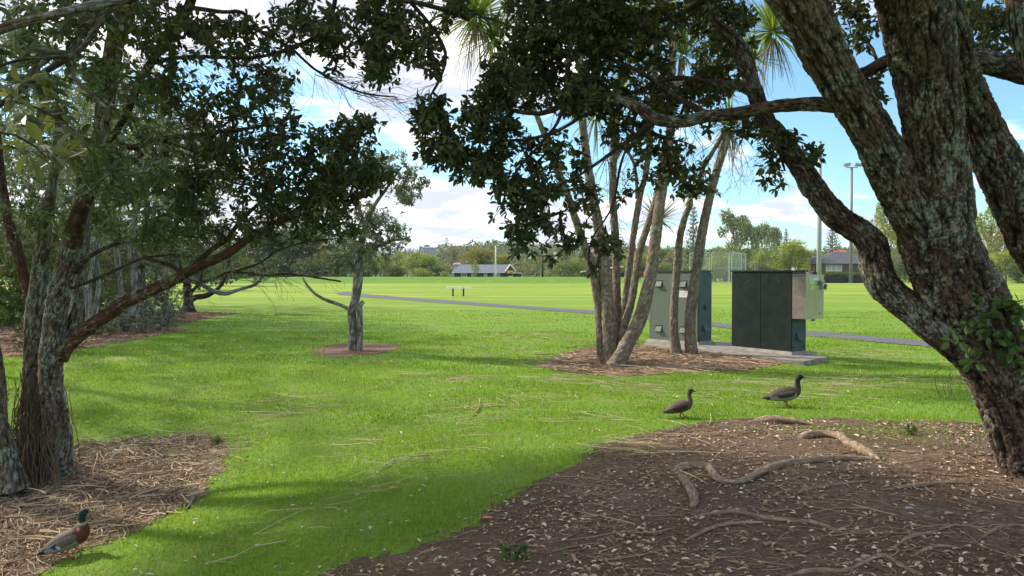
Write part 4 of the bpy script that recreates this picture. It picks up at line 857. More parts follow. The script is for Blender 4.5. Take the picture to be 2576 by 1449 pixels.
def skirt(mb, c, n, L, wd):
    c = Vector(c)
    for i in range(n):
        a = random.random() * 6.283; q = c + Vector((math.cos(a), math.sin(a), 0)) * .05; V = []; dd = Vector((math.cos(a) * .5, math.sin(a) * .5, -.8)); s = Vector((-math.sin(a), math.cos(a), 0)); l = L * random.uniform(.5, 1.1)
        for k in range(4):
            V += [tuple(q + s * wd * (.5 - .12 * k)), tuple(q - s * wd * (.5 - .12 * k))]; q = q + dd.normalized() * l / 3; dd = dd + Vector((random.gauss(0, .08), random.gauss(0, .08), -.6))
        mb.add(V, np.array([[k * 2, k * 2 + 1, k * 2 + 3, k * 2 + 2] for k in range(3)]), rnd=random.random())
def cabbage(name, base, stems, heads, label):
    T0 = empty(name, base, label, 'cabbage tree')
    for i, pts in enumerate(stems):
        mb = MB(); limb(mb, W2P(pts), 30, .03, .010, (.02, .06), .05, 100 + i, .12); mb.build('stem', B_cab, T0, True)
    for (px, py, d, n, L, sk_) in heads:
        c = P(px, py, d); mb = MB(); strap_head(mb, c, n, L, .034, 0, 1, .42); mb.build('leaf_head', L_strap, T0)
        if sk_: mb = MB(); skirt(mb, c + Vector((0, 0, -.12)), sk_, L * .9, .022); mb.build('dead_leaf_skirt', L_dead, T0)
cb = gp(1550, 918); dc = cb.y
cabbage('cabbage_tree', cb, [
    [(1530, 915, 34, dc + .15), (1515, 880, 26, dc + .15), (1508, 783, 23, dc + .1), (1491, 683, 22, dc), (1458, 583, 19, dc - .1), (1425, 483, 17, dc - .2), (1385, 385, 15, dc - .3), (1350, 290, 13, dc - .4), (1300, 190, 13, dc - .4), (1225, 75, 12, dc - .5)],
    [(1545, 918, 44, dc), (1537, 880, 36, dc), (1530, 783, 33, dc), (1521, 683, 31, dc), (1508, 583, 27, dc), (1489, 483, 24, dc), (1476, 400, 21, dc), (1468, 333, 19, dc), (1462, 250, 17, dc), (1460, 150, 16, dc), (1455, 40, 15, dc)],
    [(1556, 890, 26, dc + .3), (1551, 783, 22, dc + .4), (1550, 650, 20, dc + .5), (1545, 550, 18, dc + .5), (1541, 483, 18, dc + .5), (1546, 340, 17, dc + .5), (1557, 267, 16, dc + .5), (1561, 167, 15, dc + .5), (1560, 80, 14, dc + .5)],
    [(1562, 895, 22, dc + .2), (1568, 816, 17, dc + .3), (1581, 683, 16, dc + .3), (1595, 583, 15, dc + .3), (1612, 483, 14, dc + .3), (1625, 433, 14, dc + .3), (1640, 300, 13, dc + .3), (1648, 200, 12, dc + .3), (1652, 110, 12, dc + .3)],
    [(1562, 900, 24, dc - .1), (1568, 833, 19, dc), (1590, 750, 18, dc), (1609, 633, 17, dc), (1635, 550, 16, dc), (1658, 470, 15, dc), (1672, 380, 14, dc), (1700, 260, 13, dc), (1715, 150, 12, dc)],
    [(1548, 926, 52, dc - .25), (1560, 900, 40, dc - .25), (1577, 866, 36, dc - .25), (1610, 800, 34, dc - .2), (1635, 700, 31, dc - .2), (1651, 583, 27, dc - .2), (1665, 483, 24, dc - .2), (1680, 400, 22, dc - .2), (1688, 300, 20, dc - .2), (1691, 200, 18, dc - .2), (1690, 80, 16, dc - .2)],
    [(1560, 210, 12, dc + .5), (1575, 290, 0.1, dc + .5)], [(1548, 400, 9, dc + .5), (1568, 372, 8, dc + .5), (1590, 400, 7, dc + .45), (1600, 440, 7, dc + .4), (1602, 500, 7, dc + .35)]],
    [(1200, 40, dc - .5, 210, 1.3, 60), (1245, 95, dc - .4, 90, 1.0, 20), (1460, 20, dc, 100, .85, 20), (1562, 70, dc + .5, 110, .85, 30), (1520, 112, dc + .3, 70, .7, 0), (1652, 95, dc + .3, 100, .8, 20), (1500, 285, dc + .2, 100, 1.0, 30), (1578, 190, dc + .4, 90, .55, 0), (1700, 60, dc - .2, 90, .85, 20), (1655, 556, dc + 1.2, 130, .70, 0), (1720, 140, dc, 70, .8, 0), (1620, 50, dc + .3, 60, .8, 0)],
    'many-stemmed cabbage tree fanning from one base in the red mulch')
c2 = gp(1722, 893); d2 = c2.y
cabbage('cabbage_tree', gp(1703, 893), [[(1703, 897, 32, d2), (1700, 880, 25, d2), (1695, 815, 20, d2), (1699, 725, 19, d2), (1705, 657, 19, d2), (1710, 600, 17, d2), (1722, 550, 15, d2), (1738, 512, 13, d2)]],
    [(1742, 500, d2, 90, .52, 0)], 'slim cabbage tree with one bright green tuft, left of the pair at the kiosk')
cabbage('cabbage_tree', gp(1742, 893), [[(1742, 898, 40, d2 - .1), (1739, 880, 30, d2 - .1), (1736, 815, 27, d2 - .1), (1745, 725, 25, d2 - .1), (1756, 657, 24, d2 - .1), (1764, 600, 23, d2 - .1), (1780, 520, 21, d2 - .1), (1800, 440, 20, d2 - .1), (1824, 365, 19, d2 - .1), (1832, 330, 17, d2 - .1)],
    [(1757, 450, 10, d2), (1770, 420, 10, d2), (1805, 362, 10, d2), (1822, 330, 9, d2)]],
    [(1834, 318, d2 - .1, 120, .8, 60), (1945, 80, d2 - .6, 170, 1.15, 60), (1900, 150, d2 - .2, 60, .8, 20)], 'leaning cabbage tree with a tan dead-leaf skirt, right of the pair at the kiosk')

# ------------------------------------------------------------------ kiosks, slab, meter box
def quad_box(mb, A, B, s, z0, z1, inset=0):
    """box whose front edge runs A->B (xy) and depth s to the back; returns corners"""
    A = Vector(A); B = Vector(B); u = (B - A).normalized(); w = Vector((-u.y, u.x))
    c = [A + (-u - w * 0) * -inset + w * inset, B - u * inset + w * inset, B - u * inset + w * (s - inset), A + u * inset + w * (s - inset)]
    V = [(q.x, q.y, z) for z in (z0, z1) for q in c]
    mb.add(V, np.array([[0, 1, 5, 4], [1, 2, 6, 5], [2, 3, 7, 6], [3, 0, 4, 7], [4, 5, 6, 7], [3, 2, 1, 0]])); return c
def painted(name, col, rough, dirt, amt=.35, coat=.3):
    m = bpy.data.materials.new(name); m.use_nodes = True; nt = m.node_tree; b = nt.nodes['Principled BSDF']
    geo = nt.nodes.new('ShaderNodeNewGeometry'); pos = geo.outputs['Position']
    mp = nt.nodes.new('ShaderNodeMapping'); mp.inputs['Scale'].default_value = (7, 7, 1.2); nt.links.new(pos, mp.inputs[0])
    c = mixc(nt, maprange(nt, noise_(nt, mp.outputs[0], 1, 6, .65), .4, .75, 0, amt), col, dirt)
    c = mixc(nt, maprange(nt, noise_(nt, pos, 26, 3, .5), .70, .74, 0, .5), c, dirt)
    nt.links.new(c, b.inputs['Base Color']); b.inputs['Specular IOR Level'].default_value = coat
    nt.links.new(maprange(nt, noise_(nt, pos, 5, 5, .6), .3, .7, rough - .1, rough + .15), b.inputs['Roughness'])
    return m
M_kdark = painted('kiosk_black_green', (.008, .016, .013), .45, (.020, .028, .020), .5, .25)
M_kteal = painted('kiosk_teal', (.040, .068, .066), .5, (.085, .11, .10), .5)
M_kgrey = painted('kiosk_grey_green', (.135, .165, .125), .55, (.16, .185, .15), .6)
M_conc = mat('concrete', (.235, .21, .175), .9, vary=.35, scale=5, bump=.5, bscale=30)
M_white = mat('white_label', (.78, .76, .74), .5); M_black = mat('black_plastic', (.012, .012, .013), .4)
zp = .085
sl = [P(px, py, 1) for px, py in ()]
def plane_pt(px, py, z):
    r = ray(px, py); t = (z - CAM.z) / r.z; return CAM + r * t
mb = MB()
sp_ = [plane_pt(*q, zp) for q in ((1618, 866), (1765, 883), (2022, 909), (2080, 898), (2040, 888), (2010, 874), (1900, 866), (1800, 858), (1700, 850), (1640, 846))]
n = len(sp_); V = [tuple(q) for q in sp_] + [(q.x, q.y, -.05) for q in sp_]
mb.add(V, [np.arange(n)[None], np.array([[(i + 1) % n, i, i + n, (i + 1) % n + n] for i in range(n)])])
thing(mb, 'concrete_slab', M_conc, 'low weathered concrete slab carrying the two kiosks', 'concrete slab', origin=tuple(sp_[0]))
def kiosk(A, B, s, top, label, mface, mside, kind):
    c0 = Vector((*((Vector(A) + Vector(B)) / 2), zp)); K = empty('utility_kiosk', c0, label, 'utility kiosk'); A = Vector(A); B = Vector(B); u = (B - A).normalized(); w = Vector((-u.y, u.x))
    # sloping mortar skirt
    mb = MB(); o = .085; a = [A - u * o - w * o, B + u * o - w * o, B + u * o + w * (s + o), A - u * o + w * (s + o)]; i_ = [A - u * .01 - w * .01, B + u * .01 - w * .01, B + u * .01 + w * (s + .01), A - u * .01 + w * (s + .01)]
    mb.add([(q.x, q.y, zp + .002) for q in a] + [(q.x, q.y, zp + .065) for q in i_], np.array([[0, 1, 5, 4], [1, 2, 6, 5], [2, 3, 7, 6], [3, 0, 4, 7], [4, 5, 6, 7]])); mb.build('plinth', M_conc, K)
    z0 = zp + .06
    mb = MB(); quad_box(mb, A, B, s, z0, top - .02, .012); mb.build('body', mside, K)
    # door panels on the long face
    Lf = (B - A).length; h = (z0 + .012, top - .05)
    for k, (t0, t1) in enumerate(((0, .496), (.504, 1))):
        mb = MB(); p0 = A + u * (Lf * t0); p1 = A + u * (Lf * t1); quad_box(mb, p0 - w * .004, p1 - w * .004, .014, h[0], h[1]); dr = mb.build('door_panel', mface, K)
        fr = Vector((-w.x, -w.y, 0)); mid = (p0 + p1) / 2
        if kind == 'vents':
            for tz, tt in ((top - .32, .42), (z0 + .24, .42)):
                q = p0 + u * (p1 - p0).length * tt; vmb = MB(); hw = .075; zz = tz
                V = [(q - u * hw - w * .006), (q + u * hw - w * .006)]
                P0 = [Vector((*V[0], zz + .07)), Vector((*V[1], zz + .07)), Vector((*(V[1] - w * .05), zz - .05)), Vector((*(V[0] - w * .05), zz - .05)), Vector((*V[0], zz - .05)), Vector((*V[1], zz - .05))]
                vmb.add([tuple(x) for x in P0], [np.array([[0, 1, 2, 3], [3, 2, 5, 4]]), np.array([[0, 3, 4], [1, 5, 2]])]); vmb.build('vent_hood', mface, dr)
                vmb = MB(); q3 = q - w * .0065; vmb.box((q3.x, q3.y, zz + .01), ((hw + .02) * 2, .004, .17), rz=math.atan2(u.y, u.x)); vmb.build('vent_plate', M_kteal, dr)
        else:
            for tz in (top - .22,):
                q = p0 + u * (p1 - p0).length * .62 - w * .008; vmb = MB(); vmb.box((q.x, q.y, tz), (.03, .012, .03), rz=math.atan2(u.y, u.x)); vmb.build('bolt', M_kteal, dr)
    # narrow end face: plate, hooded vent, bolts
    e0 = B + u * .004; mb = MB(); V = [e0 + w * .015, e0 + w * (s - .015)]
    mb.add([(q.x + k * u.x * .008, q.y + k * u.y * .008, z) for k in (0, 1) for z in (z0 + .01, top - .05) for q in V], np.array([[4, 5, 7, 6], [0, 4, 6, 2], [1, 3, 7, 5], [2, 6, 7, 3], [0, 1, 5, 4]])); ep = mb.build('end_panel', mside, K)
    q = e0 + w * (s * .52) + u * .009; hw = .10; zz = z0 + .30; vmb = MB(); a0 = q - w * hw; a1 = q + w * hw
    P0 = [Vector((*a0, zz + .09)), Vector((*a1, zz + .09)), Vector((*(a1 + u * .07), zz - .07)), Vector((*(a0 + u * .07), zz - .07)), Vector((*a0, zz - .07)), Vector((*a1, zz - .07))]
    vmb.add([tuple(x) for x in P0], [np.array([[0, 1, 2, 3], [3, 2, 5, 4]]), np.array([[0, 3, 4], [1, 5, 2]])]); vmb.build('vent_hood', mside, ep)
    for tw in (.13, .85):
        for zz in (z0 + .09, top - .11):
            q = e0 + w * (s * tw) + u * .012; vmb = MB(); vmb.box((q.x, q.y, zz), (.022, .022, .03), rz=math.atan2(u.y, u.x)); vmb.build('bolt', M_black, ep)
    # lid
    mb = MB(); o = .025; quad_box(mb, A - u * o - w * o, B + u * o - w * o, s + 2 * o, top - .03, top); mb.build('lid', mside if kind == 'vents' else M_kdark, K)
    return K, u, w
k1, u1, w1 = kiosk((3.22, 18.1), (4.13, 17.2), .59, 1.745, 'grey-green steel kiosk with small hooded vents, behind the two slim trunks', M_kgrey, M_kteal, 'vents')
# white notice on the left kiosk, between the two slim trunks; its two lines are unreadable smudges in the photo
A = Vector((3.22, 18.1)); r_ = ray(1719.5, 739); 
def on_face(px, py, A, u, off):
    """meet the view ray with the vertical plane through A along u, shifted off metres towards the camera side"""
    w = Vector((-u.y, u.x)); r = ray(px, py); n = Vector((w.x, w.y, 0)); p0 = Vector((A[0], A[1], 0)) - n * off
    t = (p0 - CAM).dot(n) / r.dot(n); return CAM + r * t
mb = MB(); cs = [on_face(px, py, A, u1, .006) for px, py in ((1706.5, 748), (1730.5, 748), (1730.5, 731), (1706.5, 731))]
mb.poly(cs); mb.build('notice', M_white, k1)
mb = MB()
for yy, x0, x1 in ((736.5, 1709, 1728), (739.5, 1716, 1721), (742.5, 1710, 1727)):
    a = on_face(x0, yy, A, u1, .0085); b_ = on_face(x1, yy, A, u1, .0085); n_ = 9
    for i in range(n_):
        p0 = a.lerp(b_, i / n_); p1 = a.lerp(b_, (i + .7) / n_); mb.poly([p0, p1, p1 + Vector((0, 0, .010)), p0 + Vector((0, 0, .010))])
mb.build('notice_text', mat('grey_ink', (.45, .44, .45), .6), k1)
# round stamped emblem on the teal end of the left kiosk
u_ = Vector((4.13, 17.2)); e = Vector((4.13, 17.2)) ; ce = None
q = Vector((4.13, 17.2)) + w1 * .30 + u1 * .016; zc_ = 1.7 - (774 - 685) / FP * 17.4
mb = MB()
for rr, a0, a1 in ((.055, .3, 6.0), (.028, 1.2, 6.6)):
    pts = [Vector((q.x + w1.x * rr * math.cos(a), q.y + w1.y * rr * math.cos(a), zc_ + rr * 1.15 * math.sin(a))) for a in np.linspace(a0, a1, 22)]; mb.tube(pts, .006, 5)
mb.build('emblem', mat('emblem_grey', (.02, .03, .035), .5), k1)
k2, u2, w2 = kiosk((4.63, 16.27), (5.45, 15.07), .46, 1.74, 'black-green steel kiosk with plain double doors, at the right end of the slab', M_kdark, M_kteal, 'plain')
# meter box on the end of the right kiosk
Cn = Vector((5.45, 15.07)); b0 = Cn + u2 * .014; dep = .29; wd = .55; zb, zt = .80, 1.635
MX = empty('meter_box', (b0.x, b0.y, zb), 'steel meter box with padlock and green stickers on the black-green kiosk', 'meter box')
M_steel = mat('brushed_steel', (.36, .34, .22), .38, metal=.8, vary=.12, scale=3)
M_steel2 = mat('dull_steel', (.24, .21, .18), .5, metal=.6, vary=.2, scale=8)
def wbox(mb, o, a, b, h0, h1, du, dw):
    """box from o along u2*(a0,a1) and w2*(b0,b1)"""
    V = [(o + u2 * x + w2 * y) for x in a for y in b]; V = [(q.x, q.y, z) for q in V for z in (h0, h1)]
    mb.add(V, np.array([[0, 1, 3, 2], [4, 6, 7, 5], [0, 4, 5, 1], [2, 3, 7, 6], [0, 2, 6, 4], [1, 5, 7, 3]]))
mb = MB(); wbox(mb, b0, (0, dep), (0, wd), zb, zt, 0, 0); mb.build('box_body', M_steel2, MX)
mb = MB(); wbox(mb, b0, (dep + .003, dep + .022), (-.006, wd + .004), zb - .004, zt + .004, 0, 0); door = mb.build('door', M_steel, MX)
mb = MB(); wbox(mb, b0, (-.005, dep + .03), (-.012, wd + .012), zt + .006, zt + .02, 0, 0); mb.build('rain_cap', M_steel, MX)
F0 = b0 + u2 * (dep + .022)
def sticker(px0, px1, y0, y1, m, nm, skew=0):
    n = Vector((u2.x, u2.y, 0)); p0 = Vector((F0.x, F0.y, 0)) + n * .003
    def hit(px, py): r = ray(px, py); return CAM + r * ((p0 - CAM).dot(n) / r.dot(n))
    mb = MB(); mb.poly([hit(px0, y1), hit(px1 - skew, y1 + skew * .5), hit(px1, y0), hit(px0 + skew, y0)]); return mb.build(nm, m, door), hit
_, hit = sticker(2036, 2058.5, 695.5, 705, mat('label_paper', (.62, .66, .68), .4), 'label_plate')
mb = MB()
nvec = Vector((u2.x, u2.y, 0)) * .002
for yy, x0, x1 in ((699, 2037.5, 2056.5), (702.5, 2037.5, 2046)):
    n_ = 8
    for i in range(n_):
        p0 = hit(x0 + (x1 - x0) * i / n_, yy) + nvec; p1 = hit(x0 + (x1 - x0) * (i + .7) / n_, yy) + nvec; mb.poly([p0, p1, p1 + Vector((0, 0, .014)), p0 + Vector((0, 0, .014))])
mb.build('label_text', mat('grey_blue_ink', (.16, .20, .25), .6), door)
M_lime = mat('lime_sticker', (.28, .75, .05), .5)
sticker(2036.5, 2048, 706, 715, M_lime, 'sticker'); sticker(2039, 2048, 717, 728, M_lime, 'sticker', 3)
hp = hit(2063, 712); mb = MB(); mb.box(hp + Vector((u2.x, u2.y, 0)) * .02, (.05, .05, .09), rz=math.atan2(u2.y, u2.x)); mb.build('hasp', M_steel2, door)
hp2 = hp + Vector((u2.x, u2.y, 0)) * .05 + Vector((w2.x, w2.y, 0)) * .03
mb = MB(); mb.tube([hp2 + Vector((w2.x * a, w2.y * a, b)) for a, b in ((0, -.01), (-.01, .02), (.012, .05), (.04, .04), (.055, .01), (.062, -.03))], .007, 6)
lk = mb.build('padlock_shackle', mat('shiny_steel', (.7, .7, .72), .25, metal=1), door, True)
mb = MB(); mb.box(hp2 + Vector((w2.x * .068, w2.y * .068, -.075)), (.06, .032, .10), rz=math.atan2(w2.y, w2.x), ry=R(22)); mb.build('padlock_body', mat('padlock_grey', (.10, .105, .12), .4, metal=.5), door)
hp = hit(2062, 788); mb = MB(); mb.tube([hp + Vector((u2.x, u2.y, 0)) * .004, hp + Vector((u2.x, u2.y, 0)) * .012], .014, 10); mb.build('screw', M_steel2, door)
q = b0 + u2 * (dep * .5) + w2 * (wd - .09); mb = MB(); mb.tube([(q.x, q.y, zb - .003), (q.x, q.y, zb - .06)], .038, 14); mb.build('conduit_stub', mat('grey_pipe', (.35, .36, .36), .5), MX, True)

# ------------------------------------------------------------------ bench, poles, buildings
M_wood = mat('weathered_wood', (.80, .77, .70), .85, vary=.2, scale=6); M_post = mat('dark_post', (.05, .045, .032), .85)
g = gp(1154, 745); db = g.y; bz = hz(g.x, g.y); BN = empty('park_bench', (g.x, g.y, bz), 'backless wooden park bench on two dark posts beyond the footpath', 'bench')
zt_ = 1.7 - (722.5 - 685) / FP * db; xl = (1122 - 1288) / FP * db; xr = (1186 - 1288) / FP * db
for k in range(3):
    mb = MB(); mb.box(((xl + xr) / 2, db - .14 + k * .15, zt_ - .03), (xr - xl, .14, .12), rz=R(-1)); mb.build('seat_plank', M_wood, BN)
for px in (1139.5, 1166):
    mb = MB(); x = (px - 1288) / FP * db; mb.box((x, db, (bz + zt_) / 2 - .06), (.10, .28, zt_ - bz - .06)); mb.build('leg', M_post, BN)
M_galv = mat('galvanised', (.36, .37, .38), .5, metal=.15, vary=.1); M_pale = mat('pale_pole', (.6, .62, .62), .6)
def pole(px, ytop, ybase, d, r, label, cat='pole', m=None, name='pole', base=True):
    x = (px - 1288) / FP * d; z0 = hz(x, d); zt = P(px, ytop, d).z; E = empty(name, (x, d, z0), label, cat)
    mb = MB(); mb.tube([(x, d, z0 - .05), (x, d, z0 + (zt - z0) * .5), (x, d, zt)], [r, r * .9, r * .72], 16); mb.build('pole_shaft', m or M_galv, E, True)
    if base: mb = MB(); mb.tube([(x, d, z0 - .02), (x, d, z0 + .04)], r * 1.9, 12); mb.build('base_plate', m or M_galv, E)
    return E, x, z0, zt
E, x, z0, zt = pole(2060, 358, 0, 33.5, .105, 'thick galvanised steel pole rising behind the meter box', 'pole')
mb = MB(); mb.tube([(x, 33.5, zt), (x, 33.5, zt + .04)], .085, 12); mb.build('pole_cap', M_galv, E)
E, x, z0, zt = pole(2140, 421, 712, 121, .26, 'very tall floodlight mast with two lamp heads beyond the field', 'floodlight', name='floodlight_mast', m=mat('mast_grey', (.20, .21, .22), .5, metal=.1))
mb = MB(); mb.box((x, 121, zt), (1.9, .16, .16)); mb.build('crossbar', M_galv, E)
for s in (-1, 1):
    mb = MB(); mb.box((x + s * .85, 120.7, zt + .38), (1.05, .55, .30), rx=R(-20), ry=R(8 * s)); mb.build('lamp_head', M_galv, E)
    mb = MB(); mb.tube([(x + s * .8, 121, zt), (x + s * .8, 120.9, zt + .25)], .05, 6); mb.build('lamp_bracket', M_galv, E)
E, x, z0, zt = pole(1247, 618, 697, 128, .13, 'slim white pole in front of the clubroom roof', 'pole', m=M_pale)
mb = MB(); mb.box((x, 127.7, 1.7 - (676 - 685) / FP * 128 - .1), (.36, .3, 1.9)); mb.build('cabinet', M_pale, E)
E, x, z0, zt = pole(1365, 644, 697, 126, .17, 'dark T-shaped mast carrying two square floodlights', 'floodlight', m=M_post, name='floodlight_mast')
mb = MB(); x0 = (1333 - 1288) / FP * 126; x1 = (1397 - 1288) / FP * 126; mb.box(((x0 + x1) / 2, 126, zt), (x1 - x0, .14, .16)); mb.build('crossbar', M_post, E)
for xx in (x0, x1): mb = MB(); mb.box((xx, 125.8, zt + .1), (.42, .3, 1.15), rz=R(8)); mb.build('lamp_head', M_pale, E)

def gable(d, x0, x1, z0, ze, zr, depth, over=.3):
    pass
def winframe(par, x0, x1, z0, z1, y, m=None, mull=0, t=.09, glass=None):
    m = m or M_white; mb = MB(); 
    for a, b, c, e in ((x0, x1, z0, z0 + t), (x0, x1, z1 - t, z1), (x0, x0 + t, z0 + t, z1 - t), (x1 - t, x1, z0 + t, z1 - t)):
        mb.box(((a + b) / 2, y, (c + e) / 2), (b - a, .08, e - c))
    for k in range(mull):
        xm = x0 + (x1 - x0) * (k + 1) / (mull + 1); mb.box((xm, y, (z0 + z1) / 2), (t * .8, .07, z1 - z0 - 2 * t))
    w = mb.build('window', m, par); mb = MB(); mb.box(((x0 + x1) / 2, y + .02, (z0 + z1) / 2), (x1 - x0 - t, .02, z1 - z0 - t)); mb.build('pane', glass or M_glass, w)
M_glass = mat('window_glass', (.05, .06, .07), .08, spec=.8); M_curtain = mat('curtained_glass', (.42, .43, .40), .3, spec=.6)
M_wallk = mat('charcoal_board', (.040, .042, .048), .8, vary=.15); 
def roof_mat(name, col, s=1.6):
    m = mat(name, col, .6, vary=.12, scale=3); nt = m.node_tree; geo = nt.nodes.new('ShaderNodeNewGeometry'); wv = nt.nodes.new('ShaderNodeTexWave'); wv.inputs['Scale'].default_value = s
    nt.links.new(geo.outputs['Position'], wv.inputs[0]); bp = nt.nodes.new('ShaderNodeBump'); bp.inputs['Strength'].default_value = .8; bp.inputs['Distance'].default_value = .1
    nt.links.new(wv.outputs[0], bp.inputs['Height']); nt.links.new(bp.outputs[0], nt.nodes['Principled BSDF'].inputs['Normal']); return m
M_roofk = roof_mat('grey_metal_roof', (.15, .17, .21))
M_fascia = mat('white_fascia', (.72, .72, .72), .6)
dcl = 142.0; sx = dcl / FP
X = lambda px, d=dcl: (px - 1288) / FP * d
Z = lambda py, d=dcl: P(1288, py, d).z
cx0, cx1 = X(1138), X(1297); zg = hz((cx0 + cx1) / 2, dcl + 2) - .1
CL = empty('clubroom', ((cx0 + cx1) / 2, dcl, zg), 'low charcoal clubroom with grey metal gable roof behind the grassy bank', 'building')
zr = Z(665); ze = Z(684)
mb = MB(); mb.box(((X(1142) + X(1290)) / 2, dcl + 4, (zg + ze) / 2), (X(1290) - X(1142), 8, ze - zg)); mb.build('wall', M_wallk, CL)
mb = MB(); y0, y1, ym = dcl - .5, dcl + 8.5, dcl + 4
V = [(X(1137), y0, ze), (X(1273), y0, ze), (X(1286), ym, zr), (X(1154), ym, zr), (X(1137), y1, ze), (X(1297), y1, ze), (X(1297), y0, ze)]
mb.add([(X(1137), y0, ze), (X(1284), y0, ze), (X(1284), ym, zr), (X(1154), ym, zr), (X(1137), y1, ze), (X(1284), y1, ze)], [np.array([[0, 1, 2, 3], [3, 2, 5, 4]]), np.array([[0, 3, 4]])])
mb.add([(X(1137), y0, ze - .12), (X(1284), y0, ze - .12), (X(1284), y1, ze - .12), (X(1137), y1, ze - .12)], np.array([[0, 1, 2, 3]])); mb.build('roof', M_roofk, CL)
mb = MB(); mb.box(((X(1137) + X(1272)) / 2, y0 - .04, ze - .1), (X(1272) - X(1137), .08, .16)); mb.build('gutter', M_fascia, CL)
# gable facing the field at the right end
ga, gb, gc = (X(1271), Z(682.5)), (X(1284), Z(665.3)), (X(1297.5), Z(682))
mb = MB(); yy = y0 - .3; mb.add([(ga[0], yy, ga[1]), (gc[0], yy, gc[1]), (gb[0], yy, gb[1]), (ga[0], ym, ga[1]), (gc[0], ym, gc[1]), (gb[0], ym, gb[1])], [np.array([[0, 1, 2], [3, 5, 4]]), np.array([[0, 2, 5, 3], [2, 1, 4, 5], [0, 3, 4, 1]])]); mb.build('gable', M_wallk, CL)
for (a, b) in ((ga, gb), (gb, gc)):
    mb = MB(); mb.tube([(a[0], yy - .1, a[1]), (b[0], yy - .1, b[1])], .12, 4); mb.build('barge_board', M_fascia, CL)
mb = MB(); mb.box(((X(1275.5) + X(1291)) / 2, yy - .2, (Z(680.7) + Z(688)) / 2), (X(1291) - X(1275.5), .1, Z(680.7) - Z(688))); sg = mb.build('sign_board', mat('yellow_sign', (.85, .48, .02), .5), CL)
mb = MB()
for i in range(9): mb.box((X(1278 + i * 1.35), yy - .262, (Z(684.3))), (.06, .02, .10))
mb.build('sign_text', mat('sign_brown', (.45, .2, .03), .6), sg)
for a, b, t_, bt, mu in ((1160, 1174.5, 688, 696, 1), (1185.5, 1191, 688.5, 695.5, 0), (1217.5, 1225.5, 689, 696, 0), (1241, 1258, 689, 696, 2)):
    winframe(CL, X(a), X(b), Z(bt), Z(t_), dcl - .06, M_fascia, mu, .10)
mb = MB(); mb.box(((X(1278) + X(1290)) / 2, dcl - .1, Z(697)), (X(1290) - X(1278), .1, .45)); mb.build('garage_door', M_fascia, CL)
mb = MB(); mb.box(((X(1290) + X(1313)) / 2, dcl + 3, (zg + Z(687)) / 2), (X(1311) - X(1290.5), 5.5, Z(687) - zg)); mb.build('lean_to', M_wallk, CL)
mb = MB(); mb.box(((X(1290) + X(1306)) / 2, dcl - .6, Z(686.5)), (X(1306) - X(1276), .9, .12), ry=R(3)); mb.build('canopy', M_fascia, CL)
mb = MB(); mb.box((X(1130), dcl - .3, Z(692.6)), (1.1, 2, .10), ry=R(-12)); mb.box((X(1131), dcl, Z(696)), (.8, 1.6, .5)); mb.build('porch', M_fascia, CL)
# shed with a mono-pitch roof, partly behind the cabbage tree
ds = 142.0; SH = empty('shed', (X(1500), ds, hz(X(1500), ds) - .1), 'low charcoal shed with sloping white-edged roof, half hidden by the cabbage tree stems', 'shed'); zs = hz(X(1500), ds) - .1
mb = MB(); a, b = X(1468.5), X(1562); za, zb_ = Z(684.5), Z(671)
mb.add([(x_, y_, z_) for y_ in (ds, ds + 6) for x_, z_ in ((a, zs), (b, zs), (b, zb_ - .1), (a, za - .1))], np.array([[0, 1, 2, 3], [5, 4, 7, 6], [1, 5, 6, 2], [4, 0, 3, 7], [3, 2, 6, 7]])); mb.build('wall', M_wallk, SH)
mb = MB(); a -= .4; mb.add([(x_, y_, z_) for y_ in (ds - .5, ds + 6.4) for x_, z_ in ((a, za - .03), (b + .4, zb_ - .03), (b + .4, zb_ + .12), (a, za + .12))], np.array([[0, 1, 2, 3], [5, 4, 7, 6], [1, 5, 6, 2], [4, 0, 3, 7], [3, 2, 6, 7], [0, 4, 5, 1]])); mb.build('roof', M_fascia, SH)
mb = MB(); mb.box((X(1509), ds - .05, (Z(686) + Z(692.5)) / 2), (X(1514) - X(1504), .1, Z(686) - Z(692.5))); mb.build('shutter', M_fascia, SH)
def table(px, py, w, d, label, m, name='picnic_table'):
    x = X(px, d); z = hz(x, d); zt = Z(py, d); E = empty(name, (x, d, z), label, 'table'); mb = MB(); mb.box((x, d, zt), (w, .8, .07)); mb.build('table_top', m, E)
    for s in (-1, 1): mb = MB(); mb.box((x + s * w * .38, d, (z + zt) / 2 - .03), (.09, .6, zt - z - .06)); mb.build('leg', m, E)
    if name == 'picnic_table':
        for s in (-1, 1): mb = MB(); mb.box((x, d + s * .7, z + .45), (w, .28, .05)); mb.build('seat', m, E)
table(1345, 691.3, 1.9, 125.5, 'dark picnic table on the bank beside the T-shaped mast', M_post)
table(1480.5, 692.2, .75, 125.5, 'small white table on the bank in front of the shed', M_fascia, 'side_table')

